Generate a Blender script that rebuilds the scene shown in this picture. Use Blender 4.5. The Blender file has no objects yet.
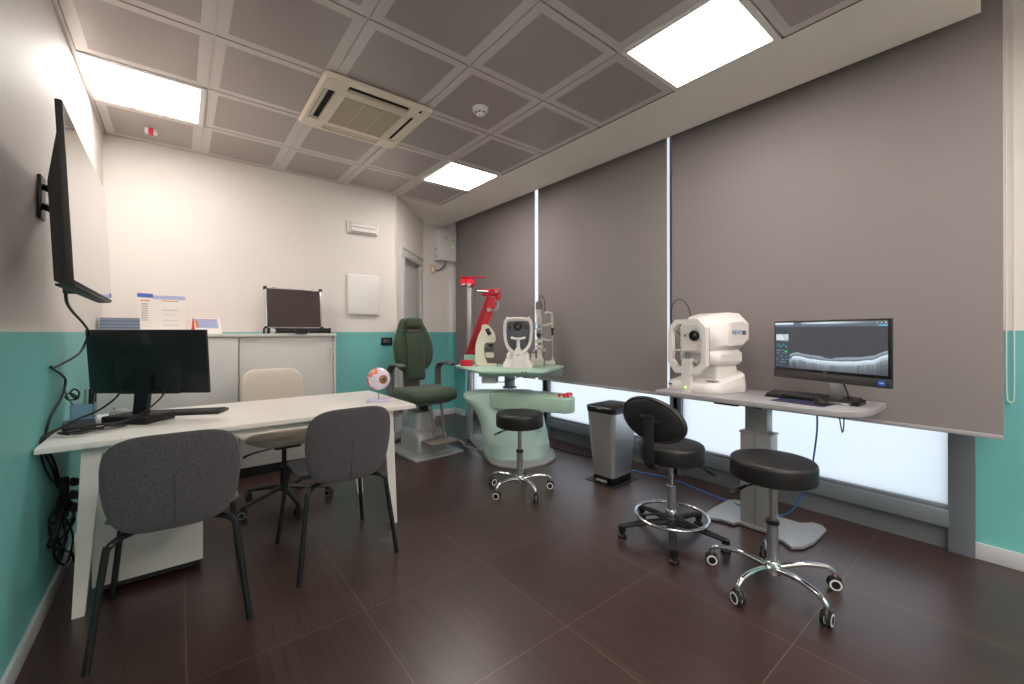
import bpy, bmesh, math, random
from mathutils import Vector, Matrix
random.seed(7)
PI = math.pi
scene = bpy.context.scene
COL = scene.collection
R = math.radians

# ---------------------------------------------------------------- materials
def lin(c):
    c = c / 255.0
    return c / 12.92 if c <= 0.04045 else ((c + 0.055) / 1.055) ** 2.4
def rgb(r, g, b): return (lin(r), lin(g), lin(b), 1)

MATS = {}
def mat(name, col, rough=0.5, metal=0.0, bump=0.0, bscale=200, var=0.0, vscale=5, coat=0.0, spec=0.5, sheen=0.0, trans=0.0, alpha=1.0, ior=1.5, stretch=None):
    if name in MATS: return MATS[name]
    m = bpy.data.materials.new(name); m.use_nodes = True
    nt = m.node_tree; N = nt.nodes; L = nt.links
    b = N['Principled BSDF']
    b.inputs['Base Color'].default_value = col
    b.inputs['Roughness'].default_value = rough
    b.inputs['Metallic'].default_value = metal
    b.inputs['Coat Weight'].default_value = coat
    b.inputs['Specular IOR Level'].default_value = spec
    b.inputs['Sheen Weight'].default_value = sheen
    b.inputs['Transmission Weight'].default_value = trans
    b.inputs['IOR'].default_value = ior
    tc = N.new('ShaderNodeTexCoord')
    src = tc.outputs['Object']
    if stretch:
        mp = N.new('ShaderNodeMapping'); mp.inputs['Scale'].default_value = stretch
        L.new(src, mp.inputs['Vector']); src = mp.outputs['Vector']
    nz = N.new('ShaderNodeTexNoise'); nz.inputs['Scale'].default_value = vscale; nz.inputs['Detail'].default_value = 3
    L.new(src, nz.inputs['Vector'])
    mx = N.new('ShaderNodeMix'); mx.data_type = 'RGBA'
    fac = nz.outputs['Fac']
    if var >= 0.4:
        mr = N.new('ShaderNodeMapRange'); mr.inputs[1].default_value = 0.36; mr.inputs[2].default_value = 0.64
        L.new(fac, mr.inputs[0]); fac = mr.outputs[0]
    v = max(var, 0.015)
    mx.inputs[6].default_value = tuple(c * (1 - v) for c in col[:3]) + (1,)
    mx.inputs[7].default_value = tuple(min(1, c * (1 + v)) for c in col[:3]) + (1,)
    L.new(fac, mx.inputs[0]); L.new(mx.outputs[2], b.inputs['Base Color'])
    if bump > 0:
        n2 = N.new('ShaderNodeTexNoise'); n2.inputs['Scale'].default_value = bscale; n2.inputs['Detail'].default_value = 2
        L.new(src, n2.inputs['Vector'])
        bp = N.new('ShaderNodeBump'); bp.inputs['Strength'].default_value = bump; bp.inputs['Distance'].default_value = 0.002
        L.new(n2.outputs['Fac'], bp.inputs['Height']); L.new(bp.outputs['Normal'], b.inputs['Normal'])
    MATS[name] = m
    return m

def emis(name, col, st):
    m = bpy.data.materials.new(name); m.use_nodes = True
    nt = m.node_tree; nt.nodes.clear()
    o = nt.nodes.new('ShaderNodeOutputMaterial'); e = nt.nodes.new('ShaderNodeEmission')
    e.inputs['Color'].default_value = col; e.inputs['Strength'].default_value = st
    nt.links.new(e.outputs[0], o.inputs['Surface']); MATS[name] = m
    return m

M_cream = mat('cream_paint', rgb(233, 226, 220), 0.6, bump=0.05, bscale=300)
M_soffit = mat('white_plaster', rgb(240, 234, 226), 0.6, bump=0.05, bscale=300)
M_base = mat('baseboard_white', rgb(205, 205, 208), 0.4)
M_doorwhite = mat('door_white', rgb(205, 203, 200), 0.35)
M_whitemet = mat('white_powder_coat', rgb(226, 222, 216), 0.4)
M_cab = mat('cabinet_white', rgb(212, 210, 206), 0.4)
M_desk = mat('desk_laminate', rgb(232, 226, 220), 0.32)
M_bplastic = mat('black_plastic', rgb(18, 18, 20), 0.38)
M_bgloss = mat('black_gloss', rgb(12, 12, 14), 0.12, ior=1.7)
M_bmatte = mat('black_matte', rgb(24, 23, 24), 0.6)
M_rubber = mat('black_rubber', rgb(20, 20, 20), 0.7)
M_cable = mat('cable_black', rgb(16, 16, 17), 0.45)
M_blegs = mat('black_steel', rgb(26, 29, 31), 0.35)
M_fab = mat('grey_wool', rgb(78, 74, 78), 0.95, bump=0.9, bscale=450, var=0.45, vscale=290, sheen=0.15)
M_seam = mat('grey_seam', rgb(52, 50, 53), 0.95)
M_beige = mat('beige_wool', rgb(212, 202, 188), 0.95, bump=0.7, bscale=800, var=0.12, vscale=500, sheen=0.1)
M_leather = mat('black_leatherette', rgb(27, 25, 26), 0.42, bump=0.15, bscale=900)
M_chrome = mat('chrome', rgb(222, 224, 226), 0.09, 1.0)
M_steel = mat('brushed_steel', rgb(224, 225, 228), 0.40, 1.0, bump=0.06, bscale=60, stretch=(30, 30, 0.6))
M_gunmetal = mat('grey_metal', rgb(150, 152, 155), 0.35, 0.7)
M_silver = mat('silver_paint', rgb(168, 168, 168), 0.38, 0.35)
M_alu = mat('aluminium', rgb(205, 205, 205), 0.3, 0.8)
M_dgrey = mat('dark_grey_plastic', rgb(92, 90, 90), 0.5)
M_grey = mat('mid_grey_plastic', rgb(150, 149, 150), 0.45)
M_lgrey = mat('light_grey_top', rgb(162, 158, 160), 0.4)
M_oct = mat('instrument_white', rgb(236, 230, 226), 0.3)
M_ivory = mat('instrument_ivory', rgb(226, 222, 205), 0.35)
M_slit = mat('instrument_cream', rgb(205, 200, 188), 0.4)
M_green = mat('velvet_green', rgb(43, 63, 40), 0.72, bump=0.3, bscale=250, var=0.3, vscale=9, sheen=0.25)
M_mint = mat('mint_lacquer', rgb(196, 224, 214), 0.3)
M_mintd = mat('mint_green_lacquer', rgb(176, 206, 188), 0.32)
M_mintg = mat('mint_glass_edge', rgb(158, 200, 184), 0.25)
M_red = mat('red_lacquer', rgb(214, 34, 56), 0.3)
M_redd = mat('red_anodised', rgb(170, 20, 40), 0.35, 0.2)
M_taupe = mat('taupe_metal', rgb(120, 108, 102), 0.45, 0.2)
M_blind = mat('blind_fabric', rgb(138, 129, 128), 0.75, bump=0.15, bscale=700, stretch=(1, 1, 1))
M_frame = mat('window_frame_grey', rgb(128, 134, 141), 0.38, 0.3)
M_framew = mat('window_panel_grey', rgb(118, 121, 126), 0.45, 0.2, var=0.08, vscale=3, stretch=(1, 1, 25))
M_ac = mat('aged_ivory_plastic', rgb(236, 224, 205), 0.45)
M_acg = mat('air_filter', rgb(204, 193, 168), 0.8)
M_dark = mat('dark_recess', rgb(22, 20, 20), 0.8)
M_white = mat('white_plastic', rgb(235, 232, 228), 0.35)
M_bluecup = mat('blue_mesh', rgb(120, 164, 190), 0.45)
M_orange = mat('orange_card', rgb(245, 80, 30), 0.6)
M_paper = mat('paper_white', rgb(243, 236, 228), 0.7)
M_paperb = mat('paper_blue', rgb(86, 116, 190), 0.6)
M_paperl = mat('paper_lilac', rgb(178, 184, 222), 0.6)
M_txtred = mat('ink_red', rgb(220, 70, 60), 0.6)
M_txtgrey = mat('ink_grey', rgb(172, 168, 170), 0.6)
M_bookblue = mat('cover_slate_blue', rgb(138, 148, 166), 0.5)
M_bookblue2 = mat('cover_slate_blue_dark', rgb(98, 112, 136), 0.5)
M_lilac = mat('lilac_plastic', rgb(208, 202, 228), 0.3)
M_eyew = mat('eyeball_white', rgb(232, 226, 240), 0.25, coat=0.4)
M_amber = mat('amber_iris', rgb(128, 104, 76), 0.3, var=0.5, vscale=120)
M_pink = mat('muscle_pink', rgb(226, 110, 100), 0.35)
M_blue = mat('blue_cable', rgb(30, 105, 175), 0.4)
M_navy = mat('navy_mat', rgb(36, 40, 72), 0.7, var=0.4, vscale=40)
M_brick = mat('sticker_blue', rgb(30, 100, 200), 0.4)
M_keys = mat('key_grey', rgb(52, 49, 50), 0.5)
M_foam = mat('charcoal_foam', rgb(74, 64, 62), 0.95, bump=0.7, bscale=500, var=0.1, vscale=300)
M_logo = mat('logo_blue', rgb(60, 120, 190), 0.4)
M_hp = mat('badge_grey', rgb(58, 60, 64), 0.25)
M_yell = mat('socket_ivory', rgb(222, 196, 140), 0.5)
M_greenled = emis('green_led', (0.3, 0.9, 0.1, 1), 1.2)
M_panel = emis('panel_light', (1.0, 0.945, 0.895, 1), 8.2)
M_grillwhite = mat('border_metal', rgb(212, 205, 202), 0.42, 0.25)

# perforated metal ceiling tile: fine grid of holes
def tile_mat():
    m = bpy.data.materials.new('perforated_tile'); m.use_nodes = True
    nt = m.node_tree; N = nt.nodes; L = nt.links; b = N['Principled BSDF']
    tc = N.new('ShaderNodeTexCoord')
    vo = N.new('ShaderNodeTexVoronoi'); vo.inputs['Scale'].default_value = 160; vo.inputs['Randomness'].default_value = 0.0
    L.new(tc.outputs['Object'], vo.inputs['Vector'])
    cr = N.new('ShaderNodeMapRange'); cr.inputs[1].default_value = 0.25; cr.inputs[2].default_value = 0.42
    L.new(vo.outputs['Distance'], cr.inputs[0])
    mx = N.new('ShaderNodeMix'); mx.data_type = 'RGBA'
    mx.inputs[6].default_value = rgb(92, 86, 84); mx.inputs[7].default_value = rgb(172, 163, 160)
    L.new(cr.outputs[0], mx.inputs[0]); L.new(mx.outputs[2], b.inputs['Base Color'])
    b.inputs['Roughness'].default_value = 0.38; b.inputs['Metallic'].default_value = 0.3
    return m
M_tile = tile_mat()

def floor_mat():
    m = bpy.data.materials.new('wenge_porcelain_floor'); m.use_nodes = True
    nt = m.node_tree; N = nt.nodes; L = nt.links; b = N['Principled BSDF']
    tc = N.new('ShaderNodeTexCoord'); sx = N.new('ShaderNodeSeparateXYZ'); L.new(tc.outputs['Object'], sx.inputs[0])
    def math_(op, a, bb=None, c=None):
        n = N.new('ShaderNodeMath'); n.operation = op
        for i, q in enumerate((a, bb, c)):
            if q is None: continue
            if isinstance(q, (int, float)): n.inputs[i].default_value = q
            else: L.new(q, n.inputs[i])
        return n.outputs[0]
    def cell(sock, off, size):
        return math_('DIVIDE', math_('SUBTRACT', sock, off), size)
    cx = cell(sx.outputs['X'], 0.01 - 3.0, 0.602); cy = cell(sx.outputs['Y'], 1.182 - 6.08, 0.608)
    def edge(c, size):
        f = math_('FRACT', c)
        d = math_('MULTIPLY', math_('MINIMUM', f, math_('SUBTRACT', 1.0, f)), size)
        return math_('LESS_THAN', d, 0.0016)
    g = math_('MAXIMUM', edge(cx, 0.602), edge(cy, 0.608))
    # per tile id
    ix = math_('FLOOR', cx); iy = math_('FLOOR', cy)
    cmb = N.new('ShaderNodeCombineXYZ'); L.new(ix, cmb.inputs[0]); L.new(iy, cmb.inputs[1])
    wn = N.new('ShaderNodeTexWhiteNoise'); wn.noise_dimensions = '3D'; L.new(cmb.outputs[0], wn.inputs['Vector'])
    # streaks running along Y
    mp = N.new('ShaderNodeMapping'); mp.inputs['Scale'].default_value = (170, 1.4, 1)
    off = N.new('ShaderNodeVectorMath'); off.operation = 'MULTIPLY_ADD'; L.new(wn.outputs['Color'], off.inputs[0]); off.inputs[1].default_value = (3, 3, 3); L.new(tc.outputs['Object'], off.inputs[2])
    L.new(off.outputs[0], mp.inputs['Vector'])
    nz = N.new('ShaderNodeTexNoise'); nz.inputs['Scale'].default_value = 1.0; nz.inputs['Detail'].default_value = 4; nz.inputs['Roughness'].default_value = 0.6
    L.new(mp.outputs[0], nz.inputs['Vector'])
    cr = N.new('ShaderNodeValToRGB')
    cr.color_ramp.elements[0].position = 0.3; cr.color_ramp.elements[0].color = rgb(42, 27, 25)
    cr.color_ramp.elements[1].position = 0.72; cr.color_ramp.elements[1].color = rgb(74, 50, 44)
    L.new(nz.outputs['Fac'], cr.inputs[0])
    hs = N.new('ShaderNodeHueSaturation'); L.new(cr.outputs[0], hs.inputs['Color'])
    L.new(math_('MULTIPLY_ADD', wn.outputs['Value'], 0.25, 0.88), hs.inputs['Value'])
    mx = N.new('ShaderNodeMix'); mx.data_type = 'RGBA'
    L.new(g, mx.inputs[0]); L.new(hs.outputs[0], mx.inputs[6]); mx.inputs[7].default_value = rgb(108, 86, 74)
    L.new(mx.outputs[2], b.inputs['Base Color'])
    b.inputs['Roughness'].default_value = 0.3; b.inputs['IOR'].default_value = 1.7
    rr = math_('MULTIPLY_ADD', nz.outputs['Fac'], 0.12, 0.27); L.new(rr, b.inputs['Roughness'])
    bp = N.new('ShaderNodeBump'); bp.inputs['Strength'].default_value = 0.12; bp.inputs['Distance'].default_value = 0.002
    h = math_('SUBTRACT', nz.outputs['Fac'], math_('MULTIPLY', g, 1.0))
    n3 = N.new('ShaderNodeTexNoise'); n3.inputs['Scale'].default_value = 260; L.new(tc.outputs['Object'], n3.inputs['Vector'])
    h2 = math_('MULTIPLY_ADD', n3.outputs['Fac'], 0.6, h)
    L.new(h2, bp.inputs['Height']); L.new(bp.outputs['Normal'], b.inputs['Normal'])
    return m
M_floor = floor_mat()

def pane_mat():
    m = bpy.data.materials.new('frosted_film_glass'); m.use_nodes = True
    nt = m.node_tree; N = nt.nodes; L = nt.links; N.clear()
    o = N.new('ShaderNodeOutputMaterial'); t = N.new('ShaderNodeBsdfTranslucent'); t.inputs['Color'].default_value = (0.86, 0.93, 0.96, 1)
    g = N.new('ShaderNodeBsdfGlossy'); g.inputs['Roughness'].default_value = 0.15; g.inputs['Color'].default_value = (0.9, 0.9, 0.9, 1)
    tc = N.new('ShaderNodeTexCoord'); nz = N.new('ShaderNodeTexNoise'); nz.inputs['Scale'].default_value = 1.2
    L.new(tc.outputs['Object'], nz.inputs['Vector'])
    mx = N.new('ShaderNodeMixShader'); mx.inputs[0].default_value = 0.05
    cc = N.new('ShaderNodeMix'); cc.data_type = 'RGBA'; cc.inputs[6].default_value = (0.80, 0.88, 0.93, 1); cc.inputs[7].default_value = (0.93, 0.93, 0.95, 1)
    L.new(nz.outputs['Fac'], cc.inputs[0]); L.new(cc.outputs[2], t.inputs['Color'])
    L.new(t.outputs[0], mx.inputs[1]); L.new(g.outputs[0], mx.inputs[2]); L.new(mx.outputs[0], o.inputs['Surface'])
    return m
M_pane = pane_mat()

# ---------------------------------------------------------------- mesh helpers
def newbm(): return bmesh.new()
def xf(bm, m): bmesh.ops.transform(bm, matrix=m, verts=bm.verts); return bm
def mv(bm, x=0, y=0, z=0): return xf(bm, Matrix.Translation((x, y, z)))
def rot(bm, ax, deg): return xf(bm, Matrix.Rotation(R(deg), 4, ax))

def box(x0, x1, y0, y1, z0, z1, bev=0.0, seg=2):
    bm = newbm()
    bmesh.ops.create_cube(bm, size=1)
    xf(bm, Matrix.Translation(((x0 + x1) / 2, (y0 + y1) / 2, (z0 + z1) / 2)) @ Matrix.Diagonal((abs(x1 - x0), abs(y1 - y0), abs(z1 - z0), 1)))
    if bev > 0:
        bmesh.ops.bevel(bm, geom=list(bm.edges), offset=bev, segments=seg, affect='EDGES', profile=0.5)
    return bm

def smooth_path(pts, sub=6, closed=False):
    P = [Vector(p) for p in pts]; n = len(P); out = []
    if n < 3: return P
    rng = range(n) if closed else range(n - 1)
    for i in rng:
        if closed: p0, p1, p2, p3 = P[(i - 1) % n], P[i], P[(i + 1) % n], P[(i + 2) % n]
        else: p0, p1, p2, p3 = P[max(i - 1, 0)], P[i], P[i + 1], P[min(i + 2, n - 1)]
        for k in range(sub):
            t = k / sub
            out.append(0.5 * ((2 * p1) + (-p0 + p2) * t + (2 * p0 - 5 * p1 + 4 * p2 - p3) * t * t + (-p0 + 3 * p1 - 3 * p2 + p3) * t ** 3))
    if not closed: out.append(P[-1])
    return out

def tube(pts, r, n=10, closed=False, sub=6, flat=None):
    """sweep a round (or elliptical, flat=(a,b)) section along a smooth path; r number or list per control point"""
    P = smooth_path(pts, sub, closed) if sub > 1 else [Vector(p) for p in pts]
    m = len(P)
    def rad(i):
        if not isinstance(r, (list, tuple)): return r
        t = i / max(1, m - 1) * (len(r) - 1); k = min(int(t), len(r) - 2); f = t - k
        return r[k] * (1 - f) + r[k + 1] * f
    bm = newbm(); rings = []
    up = None
    for i, p in enumerate(P):
        if closed: t = P[(i + 1) % m] - P[(i - 1) % m]
        else: t = P[min(i + 1, m - 1)] - P[max(i - 1, 0)]
        if t.length < 1e-9: t = Vector((0, 0, 1))
        t.normalize()
        if up is None:
            up = Vector((0, 0, 1)) if abs(t.z) < 0.9 else Vector((0, 1, 0))
        a = up - t * up.dot(t)
        if a.length < 1e-6: a = t.orthogonal()
        a.normalize(); b = t.cross(a); up = a
        fa, fb = flat if flat else (1, 1)
        rr = rad(i)
        rings.append([bm.verts.new(p + a * math.cos(2 * PI * k / n) * rr * fa + b * math.sin(2 * PI * k / n) * rr * fb) for k in range(n)])
    for i in range(m if closed else m - 1):
        A, B = rings[i], rings[(i + 1) % m]
        for k in range(n):
            bm.faces.new((A[k], A[(k + 1) % n], B[(k + 1) % n], B[k]))
    if not closed:
        bm.faces.new(list(reversed(rings[0]))); bm.faces.new(rings[-1])
    bmesh.ops.recalc_face_normals(bm, faces=bm.faces)
    return bm

def cyl(p0, p1, r0, r1=None, n=20):
    return tube([p0, p1], [r0, r1 if r1 is not None else r0], n, sub=1)

def lathe(prof, n=32, cx=0, cy=0):
    """prof: list of (r,z) bottom to top"""
    bm = newbm(); rings = []
    for r, z in prof:
        if r <= 1e-6: rings.append([bm.verts.new((cx, cy, z))])
        else: rings.append([bm.verts.new((cx + r * math.cos(2 * PI * k / n), cy + r * math.sin(2 * PI * k / n), z)) for k in range(n)])
    for A, B in zip(rings, rings[1:]):
        for k in range(n):
            k2 = (k + 1) % n
            if len(A) == 1 and len(B) == 1: continue
            if len(A) == 1: bm.faces.new((A[0], B[k2], B[k]))
            elif len(B) == 1: bm.faces.new((A[k], A[k2], B[0]))
            else: bm.faces.new((A[k], A[k2], B[k2], B[k]))
    if len(rings[0]) > 1: bm.faces.new(list(reversed(rings[0])))
    if len(rings[-1]) > 1: bm.faces.new(rings[-1])
    bmesh.ops.recalc_face_normals(bm, faces=bm.faces)
    return bm

def loft(secs, cap=True):
    bm = newbm(); rings = [[bm.verts.new(p) for p in s] for s in secs]
    n = len(secs[0])
    for A, B in zip(rings, rings[1:]):
        for k in range(n): bm.faces.new((A[k], A[(k + 1) % n], B[(k + 1) % n], B[k]))
    if cap:
        bm.faces.new(list(reversed(rings[0]))); bm.faces.new(rings[-1])
    bmesh.ops.recalc_face_normals(bm, faces=bm.faces)
    return bm

def rrect(w, h, r, n=6, cx=0, cy=0):
    """rounded rectangle outline, half sizes w,h"""
    r = min(r, w, h); out = []
    for (sx, sy, a0) in ((1, 1, 0), (-1, 1, 90), (-1, -1, 180), (1, -1, 270)):
        for k in range(n + 1):
            a = R(a0 + 90 * k / n)
            out.append((cx + sx * (w - r) + r * math.cos(a), cy + sy * (h - r) + r * math.sin(a)))
    return out

def prism(outline, z0, z1, bev=0.0):
    if bev > 0:
        c = Vector((sum(p[0] for p in outline) / len(outline), sum(p[1] for p in outline) / len(outline)))
        def sc(o, d):
            res = []
            for p in o:
                v = Vector(p) - c; l = v.length
                v = v * ((l - d) / l); res.append((c.x + v.x, c.y + v.y))
            return res
        secs = []
        for zz, d in ((z0, bev), (z0 + bev * .3, bev * .3), (z0 + bev, 0), (z1 - bev, 0), (z1 - bev * .3, bev * .3), (z1, bev)):
            secs.append([(x, y, zz) for x, y in sc(outline, d)])
        return loft(secs)
    return loft([[(x, y, z0) for x, y in outline], [(x, y, z1) for x, y in outline]])

def pillow(outline, th, rings=7, p=4, deform=None, z=0, back=None):
    """cushion: outline in xy, thickness th about z, rounded rim; deform(x,y,z)->(x,y,z)"""
    cx = sum(q[0] for q in outline) / len(outline); cy = sum(q[1] for q in outline) / len(outline)
    bm = newbm(); n = len(outline)
    def ring(s, sgn):
        h = th / 2 * max(0, (1 - s ** p)) ** (1 / 2.2) * sgn
        res = []
        for x, y in outline:
            v = (cx + (x - cx) * s, cy + (y - cy) * s, z + h)
            res.append(bm.verts.new(deform(*v) if deform else v))
        return res
    S = [0.12, 0.35, 0.6, 0.8, 0.9, 0.96, 0.99, 1.0]
    R1 = [ring(s, 1) for s in S]; R2 = [ring(s, -1) for s in S[:-1]] + [R1[-1]]
    for RR in (R1, R2):
        for A, B in zip(RR, RR[1:]):
            for k in range(n): bm.faces.new((A[k], A[(k + 1) % n], B[(k + 1) % n], B[k]))
    bm.faces.new(R1[0]); bm.faces.new(R2[0])
    bmesh.ops.recalc_face_normals(bm, faces=bm.faces)
    return bm

def sphere(r, c=(0, 0, 0), s=(1, 1, 1), u=24, v=14):
    bm = newbm(); bmesh.ops.create_uvsphere(bm, u_segments=u, v_segments=v, radius=r)
    return xf(bm, Matrix.Translation(c) @ Matrix.Diagonal((s[0], s[1], s[2], 1)))

def text(s, size, depth=0.0008, M=Matrix.Identity(4)):
    cu = bpy.data.curves.new('t', 'FONT'); cu.body = s; cu.size = size; cu.extrude = depth; cu.align_x = 'CENTER'; cu.align_y = 'CENTER'
    o = bpy.data.objects.new('t', cu); COL.objects.link(o)
    dg = bpy.context.evaluated_depsgraph_get()
    me = bpy.data.meshes.new_from_object(o.evaluated_get(dg))
    bm = newbm(); bm.from_mesh(me)
    bpy.data.objects.remove(o); bpy.data.curves.remove(cu); bpy.data.meshes.remove(me)
    return xf(bm, M)

def obj(name, parts, parent=None, loc=None, rz=0.0, angle=40, kind=None):
    """parts: list of (bm, material)"""
    if not isinstance(parts, list): parts = [parts]
    me = bpy.data.meshes.new(name); ms = []
    out = newbm()
    for bm, m in parts:
        if m not in ms: ms.append(m)
        i = ms.index(m)
        for f in bm.faces: f.material_index = i
        tmp = bpy.data.meshes.new('tmp'); bm.to_mesh(tmp); out.from_mesh(tmp); bpy.data.meshes.remove(tmp); bm.free()
    out.to_mesh(me); out.free()
    for m in ms: me.materials.append(m)
    for p in me.polygons: p.use_smooth = True
    me.set_sharp_from_angle(angle=R(angle))
    o = bpy.data.objects.new(name, me); COL.objects.link(o)
    if parent: o.parent = parent
    if loc: o.location = loc
    o.rotation_euler = (0, 0, rz)
    if kind: o['kind'] = kind
    return o

def thing(name, label, cat, loc=(0, 0, 0), rz=0.0, group=None):
    o = bpy.data.objects.new(name, None); COL.objects.link(o)
    o.empty_display_size = 0.05
    o.location = loc; o.rotation_euler = (0, 0, rz)
    o['label'] = label; o['category'] = cat
    if group: o['group'] = group
    return o
def tag(o, label, cat, group=None):
    o['label'] = label; o['category'] = cat
    if group: o['group'] = group
    return o
def dup(root, loc, rz, label):
    r = root.copy(); COL.objects.link(r); r.location = loc; r.rotation_euler = (0, 0, rz); r['label'] = label
    for ch in list(root.children):
        c = ch.copy(); COL.objects.link(c); c.parent = r
        for g in ch.children:
            d = g.copy(); COL.objects.link(d); d.parent = c
    return r
def S(name, parts, angle=30): return obj(name, parts, kind='structure', angle=angle)

# ================================================================ the room
XL, XR, YB, YN = -0.45, 3.28, 4.42, -2.4
ZC, ZT = 2.71, 1.195
S('floor', (box(-0.6, 3.5, YN - 0.1, 5.6, -0.1, 0.0), M_floor))

def wall_two_tone(name, x0, x1, y0, y1, top=3.1, lower='teal'):
    S(name, [(box(x0, x1, y0, y1, 0, ZT), M_teal), (box(x0, x1, y0, y1, ZT, top), M_cream)])
M_teal = mat('teal_paint', rgb(114, 190, 186), 0.5, bump=0.05, bscale=300)
wall_two_tone('wall_left', XL - 0.12, XL, YN, YB + 0.12)
wall_two_tone('wall_back', XL, 1.9, YB, YB + 0.12)
S('wall_front', [(box(XL - 0.12, XR + 0.3, YN - 0.12, YN, 0, 3.1), M_cream)])
# angled wall with a door
ang = math.atan2(0.70, 0.65); L45 = math.hypot(0.70, 0.65)
def angled(name, parts, kind='structure'):
    for bm, m in parts: xf(bm, Matrix.Translation((1.9, YB, 0)) @ Matrix.Rotation(ang, 4, 'Z'))
    return obj(name, parts, kind=kind)
d0, d1, dz = 0.235, 0.845, 2.07
angled('wall_angled', [(box(-0.02, d0, 0, 0.12, 0, ZT), M_cream), (box(-0.02, d0, 0, 0.12, ZT, 3.1), M_cream),
                       (box(d1, L45 + 0.05, 0, 0.12, 0, ZT), M_teal), (box(d1, L45 + 0.05, 0, 0.12, ZT, 3.1), M_cream),
                       (box(d0, d1, 0, 0.12, dz, 3.1), M_cream)])
dr = angled('door_1', [(box(d0, d1, 0.05, 0.09, 0.0, dz), M_doorwhite)])
dh = angled('door_handle', [(tube([(d0 + .1, .05, 1.0), (d0 + .1, .01, 1.0), (d0 + .11, 0.0, 1.0), (d0 + .2, 0, 1.0)], 0.008, 8, sub=3), M_gunmetal)], kind=None)
dh.parent = dr
angled('trim_1', [(box(d0 - 0.07, d0, -0.015, 0.06, 0, dz + 0.07, .004), M_doorwhite), (box(d1, d1 + 0.07, -0.015, 0.06, 0, dz + 0.07, .004), M_doorwhite),
                  (box(d0 - 0.09, d1 + 0.09, -0.02, 0.06, dz, dz + 0.085, .004), M_doorwhite), (box(d0 - 0.1, d1 + 0.1, -0.03, 0.06, dz + 0.085, dz + 0.105, .004), M_doorwhite)])
wall_two_tone('wall_far', 2.5, 3.4, 5.3, 5.42)
# window wall: pier of wall near the right edge, short return by the far corner
wall_two_tone('wall_right', XR, XR + 0.15, YN, 0.19)
wall_two_tone('wall_corner', 3.17, 3.42, 5.02, 5.3)
S('baseboard_left', [(box(XL, XL + 0.014, YN, YB, 0, 0.075, .003), M_base)])
S('baseboard_back', [(box(1.13, 1.9, YB - 0.014, YB, 0, 0.09, .003), M_base)])
S('baseboard_far', [(box(2.6, 3.17, 5.286, 5.3, 0, 0.09, .003), M_base), (box(3.156, 3.17, 5.02, 5.3, 0, 0.09, .003), M_base)])
angled('baseboard_angled', [(box(0, d0 - .07, -0.014, 0, 0, .09, .003), M_base)])
S('baseboard_right', [(box(XR - 0.018, XR, YN, 0.2, 0, 0.085, .003), M_base)])

# windows: frames with frosted panes, one per bay
wins = [(0.255, 1.875), (1.875, 3.46), (3.46, 5.02)]
zs0, zs1 = 0.222, 3.0
for i, (a, b) in enumerate(wins):
    n = str(i + 1)
    fr = S('window_' + n, [(box(3.25, 3.33, a - (0.065 if i == 0 else 0.02), a + (0.035 if i == 0 else 0.05), 0 if i == 0 else 0.0, zs1, .003), M_frame),
                           (box(3.25, 3.33, b - 0.05, b + (0.02 if i < 2 else 0.0), 0.0, zs1, .003), M_frame),
                           (box(3.245, 3.335, a + 0.03, b - 0.03, 0.13, zs0, .003), M_frame),
                           (box(3.262, 3.30, a + 0.03, b - 0.03, zs0, zs0 + 0.022, .003), M_frame)])
    obj('pane', (box(3.285, 3.291, a + 0.03, b - 0.03, zs0 + .01, zs1), M_pane), parent=fr)
    obj('kick_panel', (box(3.29, 3.31, a + 0.035, b - 0.035, 0.0, 0.13), M_framew), parent=fr)
# ceiling: grid of perforated metal tiles, each with a plain border
cx_ = [-0.433 + 0.5757 * k for k in range(6)]
ry_ = [4.408 - 0.6 * k for k in range(12)]
panels = [(0, 1), (4, 1), (4, 5), (0, 8), (2, 8), (4, 8), (1, 10), (3, 10)]  # rear rows are unseen panels, added to flatten the light from the front
tp = []
bord = newbm(); cen = newbm()
for i in range(5):
    for j in range(11):
        if (i, j) in panels: continue
        x0, x1 = cx_[i] + .005, cx_[i + 1] - .005; y1, y0 = ry_[j] - .005, ry_[j + 1] + .005
        bw = 0.052
        # four border strips + centre, slightly raised centre
        z = ZC
        vo = [(x0, y0), (x1, y0), (x1, y1), (x0, y1)]; vi = [(x0 + bw, y0 + bw * .9), (x1 - bw, y0 + bw * .9), (x1 - bw, y1 - bw * .9), (x0 + bw, y1 - bw * .9)]
        O = [bord.verts.new((x, y, z)) for x, y in vo]; I = [bord.verts.new((x, y, z)) for x, y in vi]; U = [bord.verts.new((x, y, z + .02)) for x, y in vo]
        for k in range(4):
            k2 = (k + 1) % 4
            bord.faces.new((O[k], I[k], I[k2], O[k2])); bord.faces.new((O[k], O[k2], U[k2], U[k]))
        Cc = [cen.verts.new((x, y, z)) for x, y in vi]
        cen.faces.new(list(reversed(Cc)))
S('ceiling', [(bord, M_grillwhite), (cen, M_tile), (box(-0.6, 2.45, YN, 5.4, ZC + 0.02, ZC + 0.05), M_dark)])
S('trim_2', [(box(XL, cx_[0] + .002, YN, YB, ZC - .004, ZC + .02), M_grillwhite), (box(XL, cx_[5], ry_[0] - .001, YB, ZC - .004, ZC + .02), M_grillwhite),
             (box(cx_[5] - .003, cx_[5] + .001, YN, ry_[0], ZC - .003, ZC + .02), M_dgrey)]
             + [(box(cx_[k] - .012, cx_[k] + .012, YN, ry_[0], ZC + .006, ZC + .018), M_grillwhite) for k in range(1, 5)])
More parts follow.
